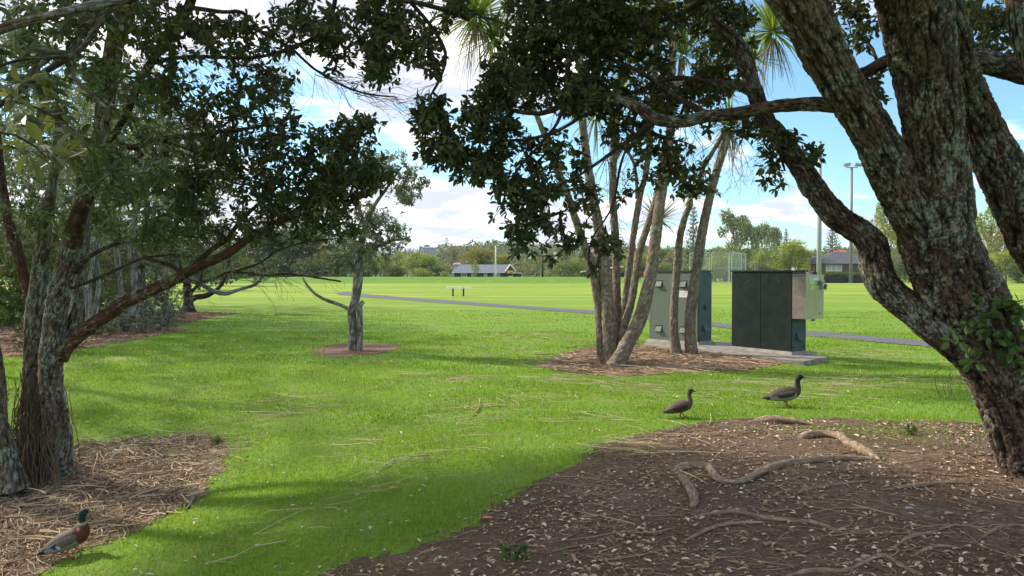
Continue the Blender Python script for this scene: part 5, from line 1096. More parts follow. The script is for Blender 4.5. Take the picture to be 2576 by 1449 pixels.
# house on the right
dh = 131.0; xh = lambda p: X(p, dh); zh = lambda p: Z(p, dh)
HS = empty('house', (xh(2120), dh, hz(xh(2120), dh)), 'brown weatherboard house with dark hipped roofs behind the hedge', 'house'); z0 = hz(xh(2120), dh)
def clad(name, col):
    m = mat(name, col, .8, vary=.12, scale=2); nt = m.node_tree; geo = nt.nodes.new('ShaderNodeNewGeometry'); wv = nt.nodes.new('ShaderNodeTexWave'); wv.bands_direction = 'Z'; wv.wave_profile = 'SAW'; wv.inputs['Scale'].default_value = 1.3
    nt.links.new(geo.outputs['Position'], wv.inputs[0]); bp = nt.nodes.new('ShaderNodeBump'); bp.inputs['Distance'].default_value = .15; nt.links.new(wv.outputs[0], bp.inputs['Height']); nt.links.new(bp.outputs[0], nt.nodes['Principled BSDF'].inputs['Normal'])
    c = mixc(nt, maprange(nt, wv.outputs[0], .0, .25, .7, 0), col, tuple(v * .5 for v in col)); nt.links.new(c, nt.nodes['Principled BSDF'].inputs['Base Color']); return m
M_brown = clad('weatherboard', (.20, .165, .145)); M_roofd = roof_mat('dark_tile_roof', (.085, .083, .095), 2.2)
mb = MB(); mb.box(((xh(2058) + xh(2165)) / 2, dh + 4, (z0 + zh(664)) / 2), (xh(2165) - xh(2058), 8, zh(664) - z0)); mb.build('wall', M_brown, HS)
mb = MB(); mb.box(((xh(2165) + xh(2235)) / 2, dh + 5.5, (z0 + zh(664)) / 2 - .004), (xh(2235) - xh(2165), 8, zh(664) - z0)); mb.build('wall', mat('grey_wall', (.25, .25, .24), .8), HS)
mb = MB(); mb.box(((xh(2035) + xh(2058)) / 2, dh + 4.8, (z0 + zh(666)) / 2), (xh(2058) - xh(2035), 7, zh(666) - z0)); mb.build('wall', mat('white_wall', (.6, .57, .52), .8), HS)
mb = MB(); mb.box((xh(2050), dh + 1.2, (z0 + zh(667)) / 2), (.55, .12, zh(667) - z0)); mb.build('pillar', mat('orange_brick', (.48, .16, .07), .8), HS)
def hip(x0, x1, y0, y1, ze, zr, inset):
    ym = (y0 + y1) / 2; mb = MB(); V = [(x0, y0, ze), (x1, y0, ze), (x1, y1, ze), (x0, y1, ze), (x0 + inset, ym, zr), (x1 - inset, ym, zr)]
    mb.add(V, [np.array([[0, 1, 5, 4], [2, 3, 4, 5], [3, 2, 1, 0]]), np.array([[1, 2, 5], [3, 0, 4]])]); return mb
hip(xh(2026), xh(2168), dh - .6, dh + 9, zh(664), zh(641), 3.6).build('roof', M_roofd, HS); hip(xh(2060), xh(2245), dh + .6, dh + 12, zh(664) - .05, zh(631), 5.0).build('roof', M_roofd, HS)
mb = MB(); mb.box(((xh(2058) + xh(2168)) / 2, dh - .66, zh(664.6)), (xh(2168) - xh(2058), .1, .2)); mb.build('gutter', mat('dark_gutter', (.05, .05, .05), .5), HS)
winframe(HS, xh(2077), xh(2117.5), zh(682.5), zh(664.9), dh - .05, M_fascia, 2, .13, M_curtain)
winframe(HS, xh(2168), xh(2200), zh(682.5), zh(666), dh + 1.45, M_fascia, 1, .11, M_glass)
mb = MB(); mb.box((xh(2144), dh + .0, zh(650)), (.01, .01, .01))
E = empty('house', (X(2120, 235), 235, hz(X(2120, 235), 235)), 'distant house with bright orange-red tiled roof above the dark hipped roofs', 'house'); dd_ = 235
mb = hip(X(2104, dd_), X(2139, dd_), dd_, dd_ + 8, Z(636, dd_), Z(626.5, dd_), 1.2); mb.build('roof', mat('orange_tiles', (.60, .13, .05), .8), E)
mb = MB(); mb.box((X(2121, dd_), dd_ + 4, (Z(637, dd_) + 0) / 2), (X(2137, dd_) - X(2106, dd_), 7, Z(637, dd_))); mb.build('wall', mat('cream_wall', (.55, .5, .42), .8), E)
E = empty('house', (X(1500, 330), 330, hz(X(1500, 330), 330)), 'far house with faded red roof on the hillside behind the cabbage tree', 'house')
mb = hip(X(1486, 330), X(1514, 330), 330, 338, Z(634, 330), Z(624, 330), 1.5); mb.build('roof', mat('pink_red_roof', (.42, .12, .11), .8), E)
mb = MB(); mb.box((X(1500, 330), 334, (Z(634.5, 330) + hz(X(1500, 330), 334)) / 2), (4, 6, Z(634.5, 330) - hz(X(1500, 330), 334))); mb.build('wall', mat('pale_wall', (.5, .48, .45), .8), E)
for i, (pa, pb, ya, yb, dd_, lab, c) in enumerate(((1062, 1096, 620, 628, 430, 'long grey-roofed building on the skyline left of the pylon', (.22, .22, .27)), (1100, 1172, 617, 629, 520, 'wide pale grey building on the hilltop below the pylon', (.30, .29, .34)), (1420, 1480, 615, 626, 520, 'grey flat building on the skyline behind the hanging leaves', (.33, .33, .37)),
        (1138, 1160, 658, 672, 185, 'pinkish house glimpsed between the far trees left of the clubroom', (.36, .27, .26)), (1046, 1068, 660, 672, 190, 'grey roof glimpsed among the yellow-green trees', (.28, .29, .31)), (1094, 1108, 682, 696, 150, 'pale blue shed among the shrubs left of the clubroom', (.30, .42, .52)), (1572, 1590, 678, 696, 141, 'small grey hut seen between the cabbage tree stems', (.16, .17, .18)))):
    x = X((pa + pb) / 2, dd_); z = hz(x, dd_ + 3) - .2; zt2 = Z(ya, dd_); zm = Z((ya + yb) / 2, dd_); E = empty('far_house', (x, dd_, z), lab, 'building'); w = X(pb, dd_) - X(pa, dd_)
    mb = MB(); mb.box((x, dd_ + 3, (z + zm) / 2), (w * .94, 6, zm - z)); mb.build('wall', mat('far_wall', tuple(min(1, v * 1.5) for v in c), .8), E)
    hip(x - w / 2, x + w / 2, dd_ - .4, dd_ + 6.4, zm - .02, zt2, min(2, w * .3)).build('roof', mat('far_roof', c, .7), E)
# fence and hedge before the house
df = 122.0; M_fence = mat('dark_fence', (.035, .036, .045), .8, vary=.2)
xa, xb = X(2062, df), X(2262, df); ztf = Z(697, df); FE = empty('fence', (xa, df, hz(xa, df)), 'dark paling fence along the far edge of the field below the hedge', 'fence')
mb = MB(); n = 46
for i in range(n): x = xa + (xb - xa) * (i + .5) / n; mb.box((x, df, (hz(x, df) + ztf) / 2), ((xb - xa) / n * .93, .05, ztf - hz(x, df)))
mb.build('palings', M_fence, FE); mb = MB()
for zz in (.25, .75): mb.box(((xa + xb) / 2, df + .07, zz), (xb - xa, .08, .09))
mb.build('rail', M_fence, FE)
def leafmass(mb, c, r, n, s, lo=0, hi=1, up=.3, hollow=.35):
    v = rng.normal(size=(n, 3)); v /= np.linalg.norm(v, axis=1)[:, None]; rr = rng.random(n) ** hollow
    p = v * rr[:, None] * np.array(r) + np.array(c); d = unit(rng.normal(size=(n, 3)) + v * .6 + np.array([0, 0, up]))
    leaves(mb, p, d, s * rng.uniform(.6, 1.3, n), s * .6 * rng.uniform(.6, 1.3, n), np.clip(lo + (hi - lo) * rng.random(n), 0, 1), shape=4)
L_hedge = leaf_mat('leaf_hedge', [(0, (.05, .075, .02)), (.5, (.10, .14, .035)), (1, (.18, .21, .06))], .15)
mb = MB(); n = 5200; hx0, hx1 = X(2064, 124), X(2245, 124); hzt = Z(686, 124)
p = np.stack([rng.uniform(hx0, hx1, n), 124 + rng.uniform(-.5, .5, n), hz(0, 50) + rng.random(n) ** .7 * hzt + .05 * rng.normal(size=n)], 1)
leaves(mb, p, rng.normal(size=(n, 3)), .22, .15, rng.random(n), shape=4); thing(mb, 'hedge', L_hedge, 'clipped yellow-green hedge between the dark fence and the house', 'hedge', origin=(hx0, 124, 0))
# batting cage
dk_ = 113.0; M_tube = mat('white_tube', (.5, .52, .5), .5)
CG = empty('batting_cage', (X(1830, dk_), dk_, 0), 'tall white-framed netting cage standing on the field edge behind the kiosks', 'sports cage')
def frame(px0, px1, ytop, d, d2=None):
    x0, x1 = X(px0, d), X(px1, d); zt = Z(ytop, d); rr = .35; d2 = d2 or d; y = lambda t: d + (d2 - d) * t; r = .038
    z0 = hz(x0, d)
    pts = [(x0, y(0), z0), (x0, y(0), zt - rr), (x0 + rr * .3, y(.05), zt - rr * .3), (x0 + rr, y(.1), zt), (x1 - rr, y(.9), zt), (x1 - rr * .3, y(.95), zt - rr * .3), (x1, y(1), zt - rr), (x1, y(1), z0)]
    mb = MB(); mb.tube(pts, r, 6); mb.tube([(x0, y(0), Z(674, d)), (x1, y(1), Z(674, d))], r * .8, 6); fr = mb.build('frame', M_tube, CG)
    mb = MB(); mb.add([(x0, y(0), z0), (x1, y(1), z0), (x1, y(1), zt), (x0, y(0), zt)], np.array([[0, 1, 2, 3]])); mb.build('netting', M_net, fr)
M_net = bpy.data.materials.new('netting'); M_net.use_nodes = True
def _n():
    nt = M_net.node_tree; t = nt.nodes.new('ShaderNodeBsdfTransparent'); mx = nt.nodes.new('ShaderNodeMixShader'); mx.inputs[0].default_value = .30
    nt.nodes['Principled BSDF'].inputs['Base Color'].default_value = (.42, .44, .42, 1); nt.nodes['Principled BSDF'].inputs['Roughness'].default_value = .9
    nt.links.new(t.outputs[0], mx.inputs[1]); nt.links.new(nt.nodes['Principled BSDF'].outputs[0], mx.inputs[2]); nt.links.new(mx.outputs[0], nt.nodes['Material Output'].inputs[0])
_n()
frame(1735, 1785, 635, dk_); frame(1789, 1833, 634.5, dk_ + .2); frame(1835, 1884, 634, dk_ + .3, dk_ + 4); frame(1840, 1876, 637, dk_ - 1)

# ------------------------------------------------------------------ distant trees
D_lime = leaf_mat('far_lime', [(0, (0.116, 0.150, 0.030)), (.5, (0.232, 0.285, 0.054)), (1, (0.419, 0.450, 0.102))], .2)
D_mid = leaf_mat('far_mid_green', [(0, (0.078, 0.112, 0.036)), (.5, (0.155, 0.203, 0.060)), (1, (0.279, 0.315, 0.102))], .2)
D_dark = leaf_mat('far_dark_green', [(0, (0.034, 0.060, 0.022)), (.5, (0.078, 0.120, 0.040)), (1, (0.155, 0.203, 0.066))], .15)
D_brown = leaf_mat('far_olive_brown', [(0, (0.132, 0.120, 0.060)), (.5, (0.232, 0.217, 0.102)), (1, (0.372, 0.338, 0.168))], .15)
D_gold = leaf_mat('far_gold_green', [(0, (0.132, 0.128, 0.024)), (.55, (0.202, 0.240, 0.054)), (.85, (0.341, 0.300, 0.060)), (1, (0.558, 0.330, 0.060))], .15)
D_pine = leaf_mat('far_pine', [(0, (0.042, 0.070, 0.049)), (.5, (0.077, 0.119, 0.077)), (1, (0.140, 0.182, 0.119))], .1)
M_fbark = mat('far_bark', (.22, .19, .15), .9, vary=.3)
PROTO = {}
def proto_crown(kind, lm, n=1500, s=.17, shape='round', seed=0):
    """unit tree: height 1, crown radius about .42, kept only as meshes"""
    random.seed(seed); mb = MB(); tb = MB()
    if shape == 'round':
        for i in range(15):
            a = random.random() * 6.28; r = random.random() ** .5 * .30; z = random.uniform(.28, .84); q = .15 + random.random() * .08
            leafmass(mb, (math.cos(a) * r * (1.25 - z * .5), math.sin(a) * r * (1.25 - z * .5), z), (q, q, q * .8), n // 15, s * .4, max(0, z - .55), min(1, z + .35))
        tb.tube([(0, 0, -.02), (.01, 0, .25), (0, 0, .6)], [.03, .024, .01], 7)
        for i in range(5): a = random.random() * 6.28; tb.tube([(0, 0, .2 + .05 * i), (math.cos(a) * .12, math.sin(a) * .12, .4 + .05 * i), (math.cos(a) * .25, math.sin(a) * .25, .55 + .06 * i)], [.014, .01, .004], 5)
    elif shape == 'wispy':
        for i in range(17):
            a = random.random() * 6.28; z = random.uniform(.35, .95); r = random.random() ** .6 * (.34 if z < .75 else .2); q = .06 + random.random() * .07
            leafmass(mb, (math.cos(a) * r, math.sin(a) * r, z), (q * 1.3, q * 1.3, q), n // 17, s * .32, 0, 1)
            tb.tube([(0, 0, z * .55), (math.cos(a) * r * .5, math.sin(a) * r * .5, z * .8), (math.cos(a) * r, math.sin(a) * r, z)], [.010, .007, .003], 5)
        tb.tube([(0, 0, -.02), (.01, 0, .35), (-.01, 0, .8)], [.022, .018, .006], 7)
    elif shape == 'shrub':
        for i in range(12):
            a = random.random() * 6.28; r = random.random() ** .5 * .34; q = .15 + random.random() * .1; z = random.uniform(.12, .75)
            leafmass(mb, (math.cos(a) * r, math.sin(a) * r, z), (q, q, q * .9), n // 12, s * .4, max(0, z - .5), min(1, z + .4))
        tb.tube([(0, 0, -.02), (.0, 0, .4)], [.02, .01], 6)
    elif shape == 'pine':
        tb.tube([(0, 0, -.02), (0, 0, .5), (0, 0, 1)], [.018, .012, .002], 7)
        for k in range(17):
            z = .12 + .86 * k / 17; r = .26 * (1 - (k / 17)) ** .8 + .012
            for j in range(7):
                a = 6.283 * (j + random.random() * .5) / 7; e = Vector((math.cos(a) * r, math.sin(a) * r, z + .035 * r / .26 + .012)); tb.tube([(0, 0, z), tuple(e)], [.004, .0015], 3)
                m_ = max(4, int(22 * r / .26)); t = rng.random(m_) ** .8; p = np.array([0, 0, z])[None] * (1 - t[:, None]) + np.array(e)[None] * t[:, None]
                leaves(mb, p, rng.normal(size=(m_, 3)) * .6 + np.array([e.x * 2, e.y * 2, .5]), .042, .014, rng.random(m_), shape=4)
    elif shape == 'cabbage':
        hs = [(0, 0, .82), (.14, .03, .70), (-.13, .05, .72), (.05, -.1, .62), (-.06, .0, .93)][:5]
        for h in hs: strap_head(mb, h, 70, .20, .012, .2, 1, .55, 3, -.6); tb.tube([(0, 0, -.02), (h[0] * .3, h[1] * .3, .3), h], [.022, .016, .012], 6)
        tb.tube([(0, 0, -.02), (0, 0, .3)], [.03, .02], 6)
    c = mb.build('foliage', lm); t = tb.build('trunk', M_fbark, None, True); PROTO[kind] = (c.data, t.data)
    bpy.data.objects.remove(c); bpy.data.objects.remove(t)
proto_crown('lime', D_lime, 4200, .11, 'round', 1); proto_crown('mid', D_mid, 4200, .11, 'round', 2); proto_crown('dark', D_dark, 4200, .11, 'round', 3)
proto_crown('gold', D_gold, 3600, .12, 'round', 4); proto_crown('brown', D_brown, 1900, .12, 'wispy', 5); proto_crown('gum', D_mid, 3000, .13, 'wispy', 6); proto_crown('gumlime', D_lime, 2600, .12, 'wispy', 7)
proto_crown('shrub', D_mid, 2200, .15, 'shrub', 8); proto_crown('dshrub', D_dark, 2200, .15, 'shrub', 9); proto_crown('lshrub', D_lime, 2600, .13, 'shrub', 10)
proto_crown('pine', D_pine, 0, 0, 'pine', 11); proto_crown('cab', D_lime, 0, 0, 'cabbage', 12)
def far_tree(kind, px, ytop, wpx, d, label, group=None, name=None, cat='tree', sink=0.1):
    x = X(px, d); z = hz(x, d) - sink; h = Z(ytop, d) - z; w = wpx / FP * d
    nm = name or {'pine': 'pine_tree', 'cab': 'cabbage_tree', 'shrub': 'shrub', 'dshrub': 'shrub', 'lshrub': 'shrub'}.get(kind, 'broadleaf_tree')
    if nm == 'shrub': cat = 'shrub'
    E = empty(nm, (x, d, z), label, cat, group); E.rotation_euler.z = random.random() * 6.28
    cw = {'pine': .52, 'cab': .62, 'brown': .72, 'gum': .72, 'gumlime': .72}.get(kind, .86)
    E.scale = (w / cw, w / cw, h)
    for nm2, me in zip(('foliage', 'trunk'), PROTO[kind]):
        o = bpy.data.objects.new(nm2, me); COL.objects.link(o); o.parent = E
GF = 'trees beyond the playing field'
random.seed(5)
for a in [
    ('dshrub', 560, 590, 130, 95, 'dark shrub under the boughs left of the seated people'), ('dshrub', 640, 560, 170, 156, 'dark bushy tree straight behind the seated people'), ('dark', 720, 540, 190, 158, 'big dark tree right of the seated people'), ('dark', 790, 560, 170, 150, 'dark tree behind the crown of the lone lawn tree, left side'), ('dshrub', 700, 625, 160, 148, 'dark hedge-like bush at the field edge right of the seated people'), ('dshrub', 820, 640, 150, 142, 'dark bush at the field edge left of the lone lawn tree'), ('lshrub', 610, 640, 60, 150, 'yellowish bush at the field edge just left of the seated people'),
    ('dark', 870, 585, 130, 140, 'dark tree directly behind the lone lawn tree'), ('dshrub', 905, 655, 70, 128, 'low dark shrub right of the lone lawn tree trunk'), ('mid', 945, 630, 80, 150, 'mid-green tree at the left end of the open view'),
    ('cab', 957, 652, 34, 129, 'far cabbage tree at the left end of the bank'), ('cab', 1024, 654, 30, 130, 'far cabbage tree midway along the bank, left of the clubroom'), ('dshrub', 990, 664, 60, 131, 'dark shrub between two far cabbage trees'),
    ('gumlime', 1000, 636, 80, 165, 'yellow-green tree with pale branches, leftmost of the bright ones'), ('gumlime', 1040, 632, 70, 160, 'yellow-green tree with bare pale limbs in the middle of the bright ones'), ('lime', 1082, 633, 76, 158, 'rounded yellow-green tree nearest the clubroom'),
    ('lshrub', 1070, 668, 70, 134, 'bright shrub on the bank below the yellow-green trees'), ('lshrub', 1118, 676, 36, 136, 'small lime shrub at the left corner of the clubroom'), ('dshrub', 1100, 660, 50, 145, 'dark shrub left of the clubroom porch'),
    ('brown', 1140, 622, 84, 190, 'brownish bare tree behind the left end of the clubroom'), ('brown', 1175, 630, 60, 200, 'thin brown tree left of the big gold-edged tree'),
    ('gold', 1207, 617, 92, 176, 'large rounded tree with orange-gold edge behind the clubroom roof'), ('gold', 1262, 634, 66, 172, 'smaller gold-green tree right of the large gold-edged one'), ('cab', 1196, 660, 36, 133, 'cabbage tree growing against the front of the clubroom'),
    ('brown', 1235, 612, 44, 230, 'bare tree on the skyline behind the white pole'), ('brown', 1310, 640, 50, 180, 'brown tree behind the clubroom lean-to'), ('brown', 1350, 622, 70, 185, 'tall brown tree behind the T-shaped mast'),
    ('cab', 1321, 655, 34, 131, 'cabbage tree left of the T-shaped mast'), ('cab', 1350, 648, 44, 129, 'fuller cabbage tree just behind the T-shaped mast'), ('brown', 1382, 650, 46, 140, 'grey twiggy tree right of the T-shaped mast'),
    ('shrub', 1425, 648, 80, 134, 'large grey-green shrub left of the shed'), ('lime', 1460, 642, 62, 146, 'lime-green tree beside the shed'), ('brown', 1420, 622, 90, 210, 'olive tree on the slope above the large shrub'), ('dark', 1480, 632, 70, 220, 'dark tree behind the shed'),
    ('mid', 1545, 628, 90, 165, 'green tree seen through the cabbage tree stems'), ('lime', 1600, 632, 80, 160, 'lime tree behind the person in red'), ('dark', 1600, 655, 60, 145, 'dark tree between the stems behind the person in red'), ('gum', 1655, 618, 90, 170, 'pale green tree above the left kiosk'),
    ('brown', 1700, 625, 80, 160, 'olive-brown tree behind the left kiosk'), ('shrub', 1660, 655, 70, 140, 'shrub behind the left end of the kiosk'), ('shrub', 1735, 660, 80, 132, 'shrub behind the batting cage, left part'), ('lshrub', 1800, 628, 96, 140, 'broad lime-green shrub behind the batting cage'), ('dshrub', 1850, 650, 70, 134, 'dark shrub behind the right end of the batting cage'),
    ('gum', 1850, 528, 96, 205, 'tallest feathery gum tree on the right skyline'), ('gum', 1895, 556, 80, 200, 'feathery gum tree joined to the right of the tallest one'), ('gum', 1940, 560, 66, 215, 'separate rounded gum tree left of the small pine'), ('mid', 1810, 608, 80, 185, 'low tree at the foot of the feathery gums'),
    ('cab', 1908, 632, 56, 130, 'spiky cabbage tree left of the big lime bush'), ('lime', 1985, 598, 104, 134, 'big rounded lime-green bush above the black-green kiosk'), ('shrub', 1925, 660, 60, 131, 'shrub at the foot of the spiky cabbage tree'), ('cab', 2030, 655, 34, 130, 'small cabbage tree between the big bush and the house'),
    ('pine', 1744, 514, 62, 150, 'sparse layered pine between the two slim cabbage trees'), ('pine', 1977, 572, 34, 260, 'tiny pine on the skyline right of the gum trees'), ('pine', 2093, 558, 62, 225, 'large dense pine right of the galvanised pole'), ('pine', 2142, 590, 36, 260, 'small pine beside the floodlight mast'),
    ('mid', 2035, 614, 60, 230, 'grey-green tree on the skyline left of the galvanised pole'), ('lshrub', 2075, 628, 50, 190, 'rounded green tree above the house roof'), ('brown', 2150, 622, 60, 190, 'brown tree behind the floodlight mast'), ('dark', 2110, 618, 60, 260, 'dark tree on the skyline behind the large pine'),
    ('gumlime', 2225, 508, 110, 160, 'tall yellow-green gum seen left of the big trunk'), ('gum', 2265, 560, 80, 170, 'grey-green gum partly hidden by the big trunk'), ('dshrub', 2292, 640, 84, 126, 'dense dark green bush at the field edge left of the big trunk'), ('dshrub', 2330, 652, 60, 127, 'dark green bush against the left side of the big trunk'),
    ('brown', 2250, 640, 60, 140, 'thin twiggy tree beside the house'), ('gumlime', 2490, 500, 130, 150, 'tall pale yellow tree seen between the trunk and the right limb'), ('brown', 2530, 560, 110, 130, 'bare pale-branched tree at the right edge'), ('lime', 2520, 625, 100, 124, 'yellow-green bush at the right edge of the field'),
    ('dshrub', 2560, 655, 70, 118, 'dark bush in the far right corner'), ('mid', 2640, 560, 120, 130, 'green tree just outside the right edge'), ('dark', 500, 600, 130, 75, 'dark tree deep behind the small crooked tree'), ('mid', 390, 560, 160, 70, 'tree behind the left thicket'), ('dark', 250, 520, 200, 66, 'dark tree showing between the left stems'), ('dark', 60, 520, 220, 60, 'dark tree beyond the leftmost stems')]:
    far_tree(*a[:6], group=GF)
# far hillside wood: one mass
mb = MB(); cols = []
for i in range(1250):
    y = random.uniform(215, 720) ; x = random.uniform(-.75, .75) * y; z = hz(x, y); r = random.uniform(2.2, 4.6) * (1 + y / 900)
    lo = random.random() * .55; leafmass(mb, (x, y, z + r * .7), (r, r, r * .8), 120, r * .30, lo, lo + .45, hollow=.22)
L_hill = leaf_mat('far_wood', [(0, (0.063, 0.091, 0.050)), (.35, (0.105, 0.140, 0.069)), (.65, (0.182, 0.203, 0.094)), (1, (0.280, 0.266, 0.150))], .1)
tag(mb.build('hillside_wood', L_hill), 'hazy wooded hillside along the horizon', 'woodland', kind='stuff')
# pylon
E = empty('pylon', (X(1124, 640), 640, hz(X(1124, 640), 640)), 'thin steel lattice pylon on the hilltop skyline', 'pylon'); x = X(1124, 640); z0 = hz(x, 640); zt = Z(598, 640); mb = MB(); hh = zt - z0
for sx_, sy_ in ((-1, -1), (1, -1), (1, 1), (-1, 1)): mb.tube([(x + sx_ * 2.2, 640 + sy_ * 2.2, z0), (x + sx_ * .5, 640 + sy_ * .5, zt)], .16, 4)
for k in range(7):
    t0, t1 = k / 7, (k + 1) / 7; w0 = 2.2 - 1.7 * t0; w1_ = 2.2 - 1.7 * t1
    mb.tube([(x - w0, 638, z0 + hh * t0), (x + w1_, 638, z0 + hh * t1)], .1, 3); mb.tube([(x + w0, 638, z0 + hh * t0), (x - w1_, 638, z0 + hh * t1)], .1, 3)
mb.build('lattice', mat('pylon_grey', (.35, .37, .40), .6), E); mb = MB()
for t, w in ((.72, 3.4), (.86, 2.8), (.97, 2.0)): mb.tube([(x - w, 640, z0 + hh * t), (x + w, 640, z0 + hh * t)], .16, 4)
mb.build('cross_arm', mat('pylon_grey2', (.35, .37, .40), .6), E)

# ------------------------------------------------------------------ ducks
def feather_mat(name, rough=.7):
    m = bpy.data.materials.new(name); m.use_nodes = True; nt = m.node_tree; b = nt.nodes['Principled BSDF']
    c = attr(nt, 'Col', 'Color'); tc = nt.nodes.new('ShaderNodeTexCoord'); mp = nt.nodes.new('ShaderNodeMapping'); mp.inputs['Scale'].default_value = (60, 60, 120); nt.links.new(tc.outputs['Object'], mp.inputs[0])
    v = noise_(nt, mp.outputs[0], 1, 4, .6); c2 = mixc(nt, 1, c, ramp(nt, v, [(.3, (.55, .55, .55)), (.7, (1.45, 1.4, 1.35))]), 'MULTIPLY')
    nt.links.new(c2, b.inputs['Base Color']); b.inputs['Roughness'].default_value = rough; b.inputs['Specular IOR Level'].default_value = .25; return m
M_feather = feather_mat('feathers')
def duck(feet, length, yaw, pitch, cols, label, step=.0):
    """feet: world point under the bird; local x forward"""
    sc = length / .52; cy, sy = math.cos(yaw), math.sin(yaw); cp, sp = math.cos(pitch), math.sin(pitch)
    def Wt(x, y, z):
        zz = z - .12; x2 = x * cp - zz * sp; z2 = x * sp + zz * cp + .12
        return (feet.x + sc * (x2 * cy - y * sy), feet.y + sc * (x2 * sy + y * cy), feet.z + sc * z2)
    D = empty('duck', feet, label, 'duck')
    spine = [(-.285, .128, .004, .012), (-.25, .130, .012, .030), (-.21, .133, .026, .045), (-.17, .139, .043, .058), (-.12, .147, .060, .070), (-.06, .153, .073, .080), (0, .157, .079, .085), (.055, .162, .078, .083), (.10, .171, .070, .074), (.132, .188, .056, .058), (.150, .214, .042, .043),
             (.156, .245, .032, .033), (.158, .275, .027, .028), (.162, .303, .026, .026), (.170, .327, .029, .028), (.184, .345, .033, .029), (.204, .350, .030, .026), (.220, .346, .021, .019), (.230, .342, .012, .013), (.234, .341, .004, .006)]
    S = spline([(a, 0, b, c) for a, b, c, d in spine], .012); S2 = spline([(a, 0, b, d) for a, b, c, d in spine], .012)
    k = 20; V = []; CO = []; n = len(S)
    for i in range(n):
        t = S[min(i + 1, n - 1)][[0, 2]] - S[max(i - 1, 0)][[0, 2]]; t = t / np.linalg.norm(t); nx, nz = -t[1], t[0]
        for j in range(k):
            a = 2 * math.pi * j / k; up = math.cos(a) * max(.002, S[i][3]) * 1.12; la = math.sin(a) * max(.002, S2[i][3]) * 1.08
            if up < 0 and -.12 < S[i][0] < .1: up *= .92
            V.append(Wt(S[i][0] + nx * up, la, S[i][2] + nz * up)); CO.append(cols(i / (n - 1), S[i][0], S[i][2], math.cos(a)))
    mb = MB(); ii, jj = np.meshgrid(np.arange(n - 1), np.arange(k), indexing='ij'); ii = ii.ravel(); jj = jj.ravel(); j2 = (jj + 1) % k
    mb.add(V, [np.stack([ii * k + jj, ii * k + j2, (ii + 1) * k + j2, (ii + 1) * k + jj], 1), np.arange(k)[::-1][None], ((n - 1) * k + np.arange(k))[None]], Col=np.array([(*c, 1) for c in CO]))
    mb.build('body', M_feather, D, True)
    # bill
    mb = MB(); bp_ = [(.222, .345, .016, .013), (.240, .339, .010, .013), (.258, .333, .006, .014), (.272, .330, .004, .013), (.280, .329, .002, .006)]; V = []; k = 10
    for x, z, h, w in bp_:
        for j in range(k): a = 2 * math.pi * j / k; V.append(Wt(x, math.sin(a) * w, z + math.cos(a) * h))
    ii, jj = np.meshgrid(np.arange(4), np.arange(k), indexing='ij'); ii = ii.ravel(); jj = jj.ravel(); j2 = (jj + 1) % k
    mb.add(V, [np.stack([ii * k + jj, ii * k + j2, (ii + 1) * k + j2, (ii + 1) * k + jj], 1)]); mb.build('bill', mat('bill', cols('bill', 0, 0, 0), .4), D, True)
    for s in (-1, 1):
        mb = MB(); c = Vector(Wt(.197, s * .027, .355)); mb.tube([c - Vector((0, .004 * s, 0)), c, c + Vector((-sy * s * .003, -cy * 0 + s * .003 * cy, 0))], [.003, .0045, .001], 8); mb.build('eye', M_black, D, True)
        # folded wing: shell hugging the flank
        V = []; CO = []; nx = 16; nz = 7
        for i in range(nx):
            t = i / (nx - 1); x = .095 - t * .345; zc = .178 - t * .034; hh = (.050 * math.sin(math.pi * min(1, t * .95 + .12)) ** .6) * (1 - .55 * t) + .004; wy = 1.08 * np.interp(x, [-.27, -.17, -.06, .055, .11], [.016, .052, .080, .085, .070])
            for j in range(nz):
                u = j / (nz - 1) * 2 - 1; z = zc + u * hh; yy = wy * (1.03 - .30 * max(0, u) ** 1.5 - .06 * max(0, -u)) + .004
                if j in (0, nz - 1): yy -= .008
                V.append(Wt(x, s * yy, z)); CO.append(cols('wing', t, u, 0))
        ii, jj = np.meshgrid(np.arange(nx - 1), np.arange(nz - 1), indexing='ij'); ii = ii.ravel(); jj = jj.ravel()
        mb = MB(); mb.add(V, np.stack([ii * nz + jj, ii * nz + jj + 1, (ii + 1) * nz + jj + 1, (ii + 1) * nz + jj], 1), Col=np.array([(*c, 1) for c in CO])); mb.build('wing', M_feather, D, True)
        # leg and webbed foot
        fx = .01 + s * step; a = Vector(Wt(-.005, s * .035, .10)); b = Vector(Wt(fx - .01, s * .035, .045)); c = Vector((0, 0, 0)); fw = Wt(fx, s * .035, 0); gz = feet.z + .008; c = Vector((fw[0], fw[1], gz))
        mb = MB(); mb.tube([a, b, c], [.014 * sc, .007 * sc, .006 * sc], 7)
        f = Vector((cy, sy, 0)); l = Vector((-sy, cy, 0)); tips = [c + f * .05 * sc + l * q * sc for q in (-.022, 0, .022)]
        heel = c + Vector((0, 0, .006)); mb.add([tuple(heel)] + [tuple(x + Vector((0, 0, .001))) for x in tips] + [tuple(heel - Vector((0, 0, .006)))] + [tuple(x - Vector((0, 0, .003))) for x in tips], np.array([[0, 1, 2], [0, 2, 3], [4, 6, 5], [4, 7, 6]]))
        for x in tips: mb.tube([heel, x], [.004 * sc, .002 * sc], 5)
        mb.build('leg', mat('orange_leg', cols('leg', 0, 0, 0), .5), D)
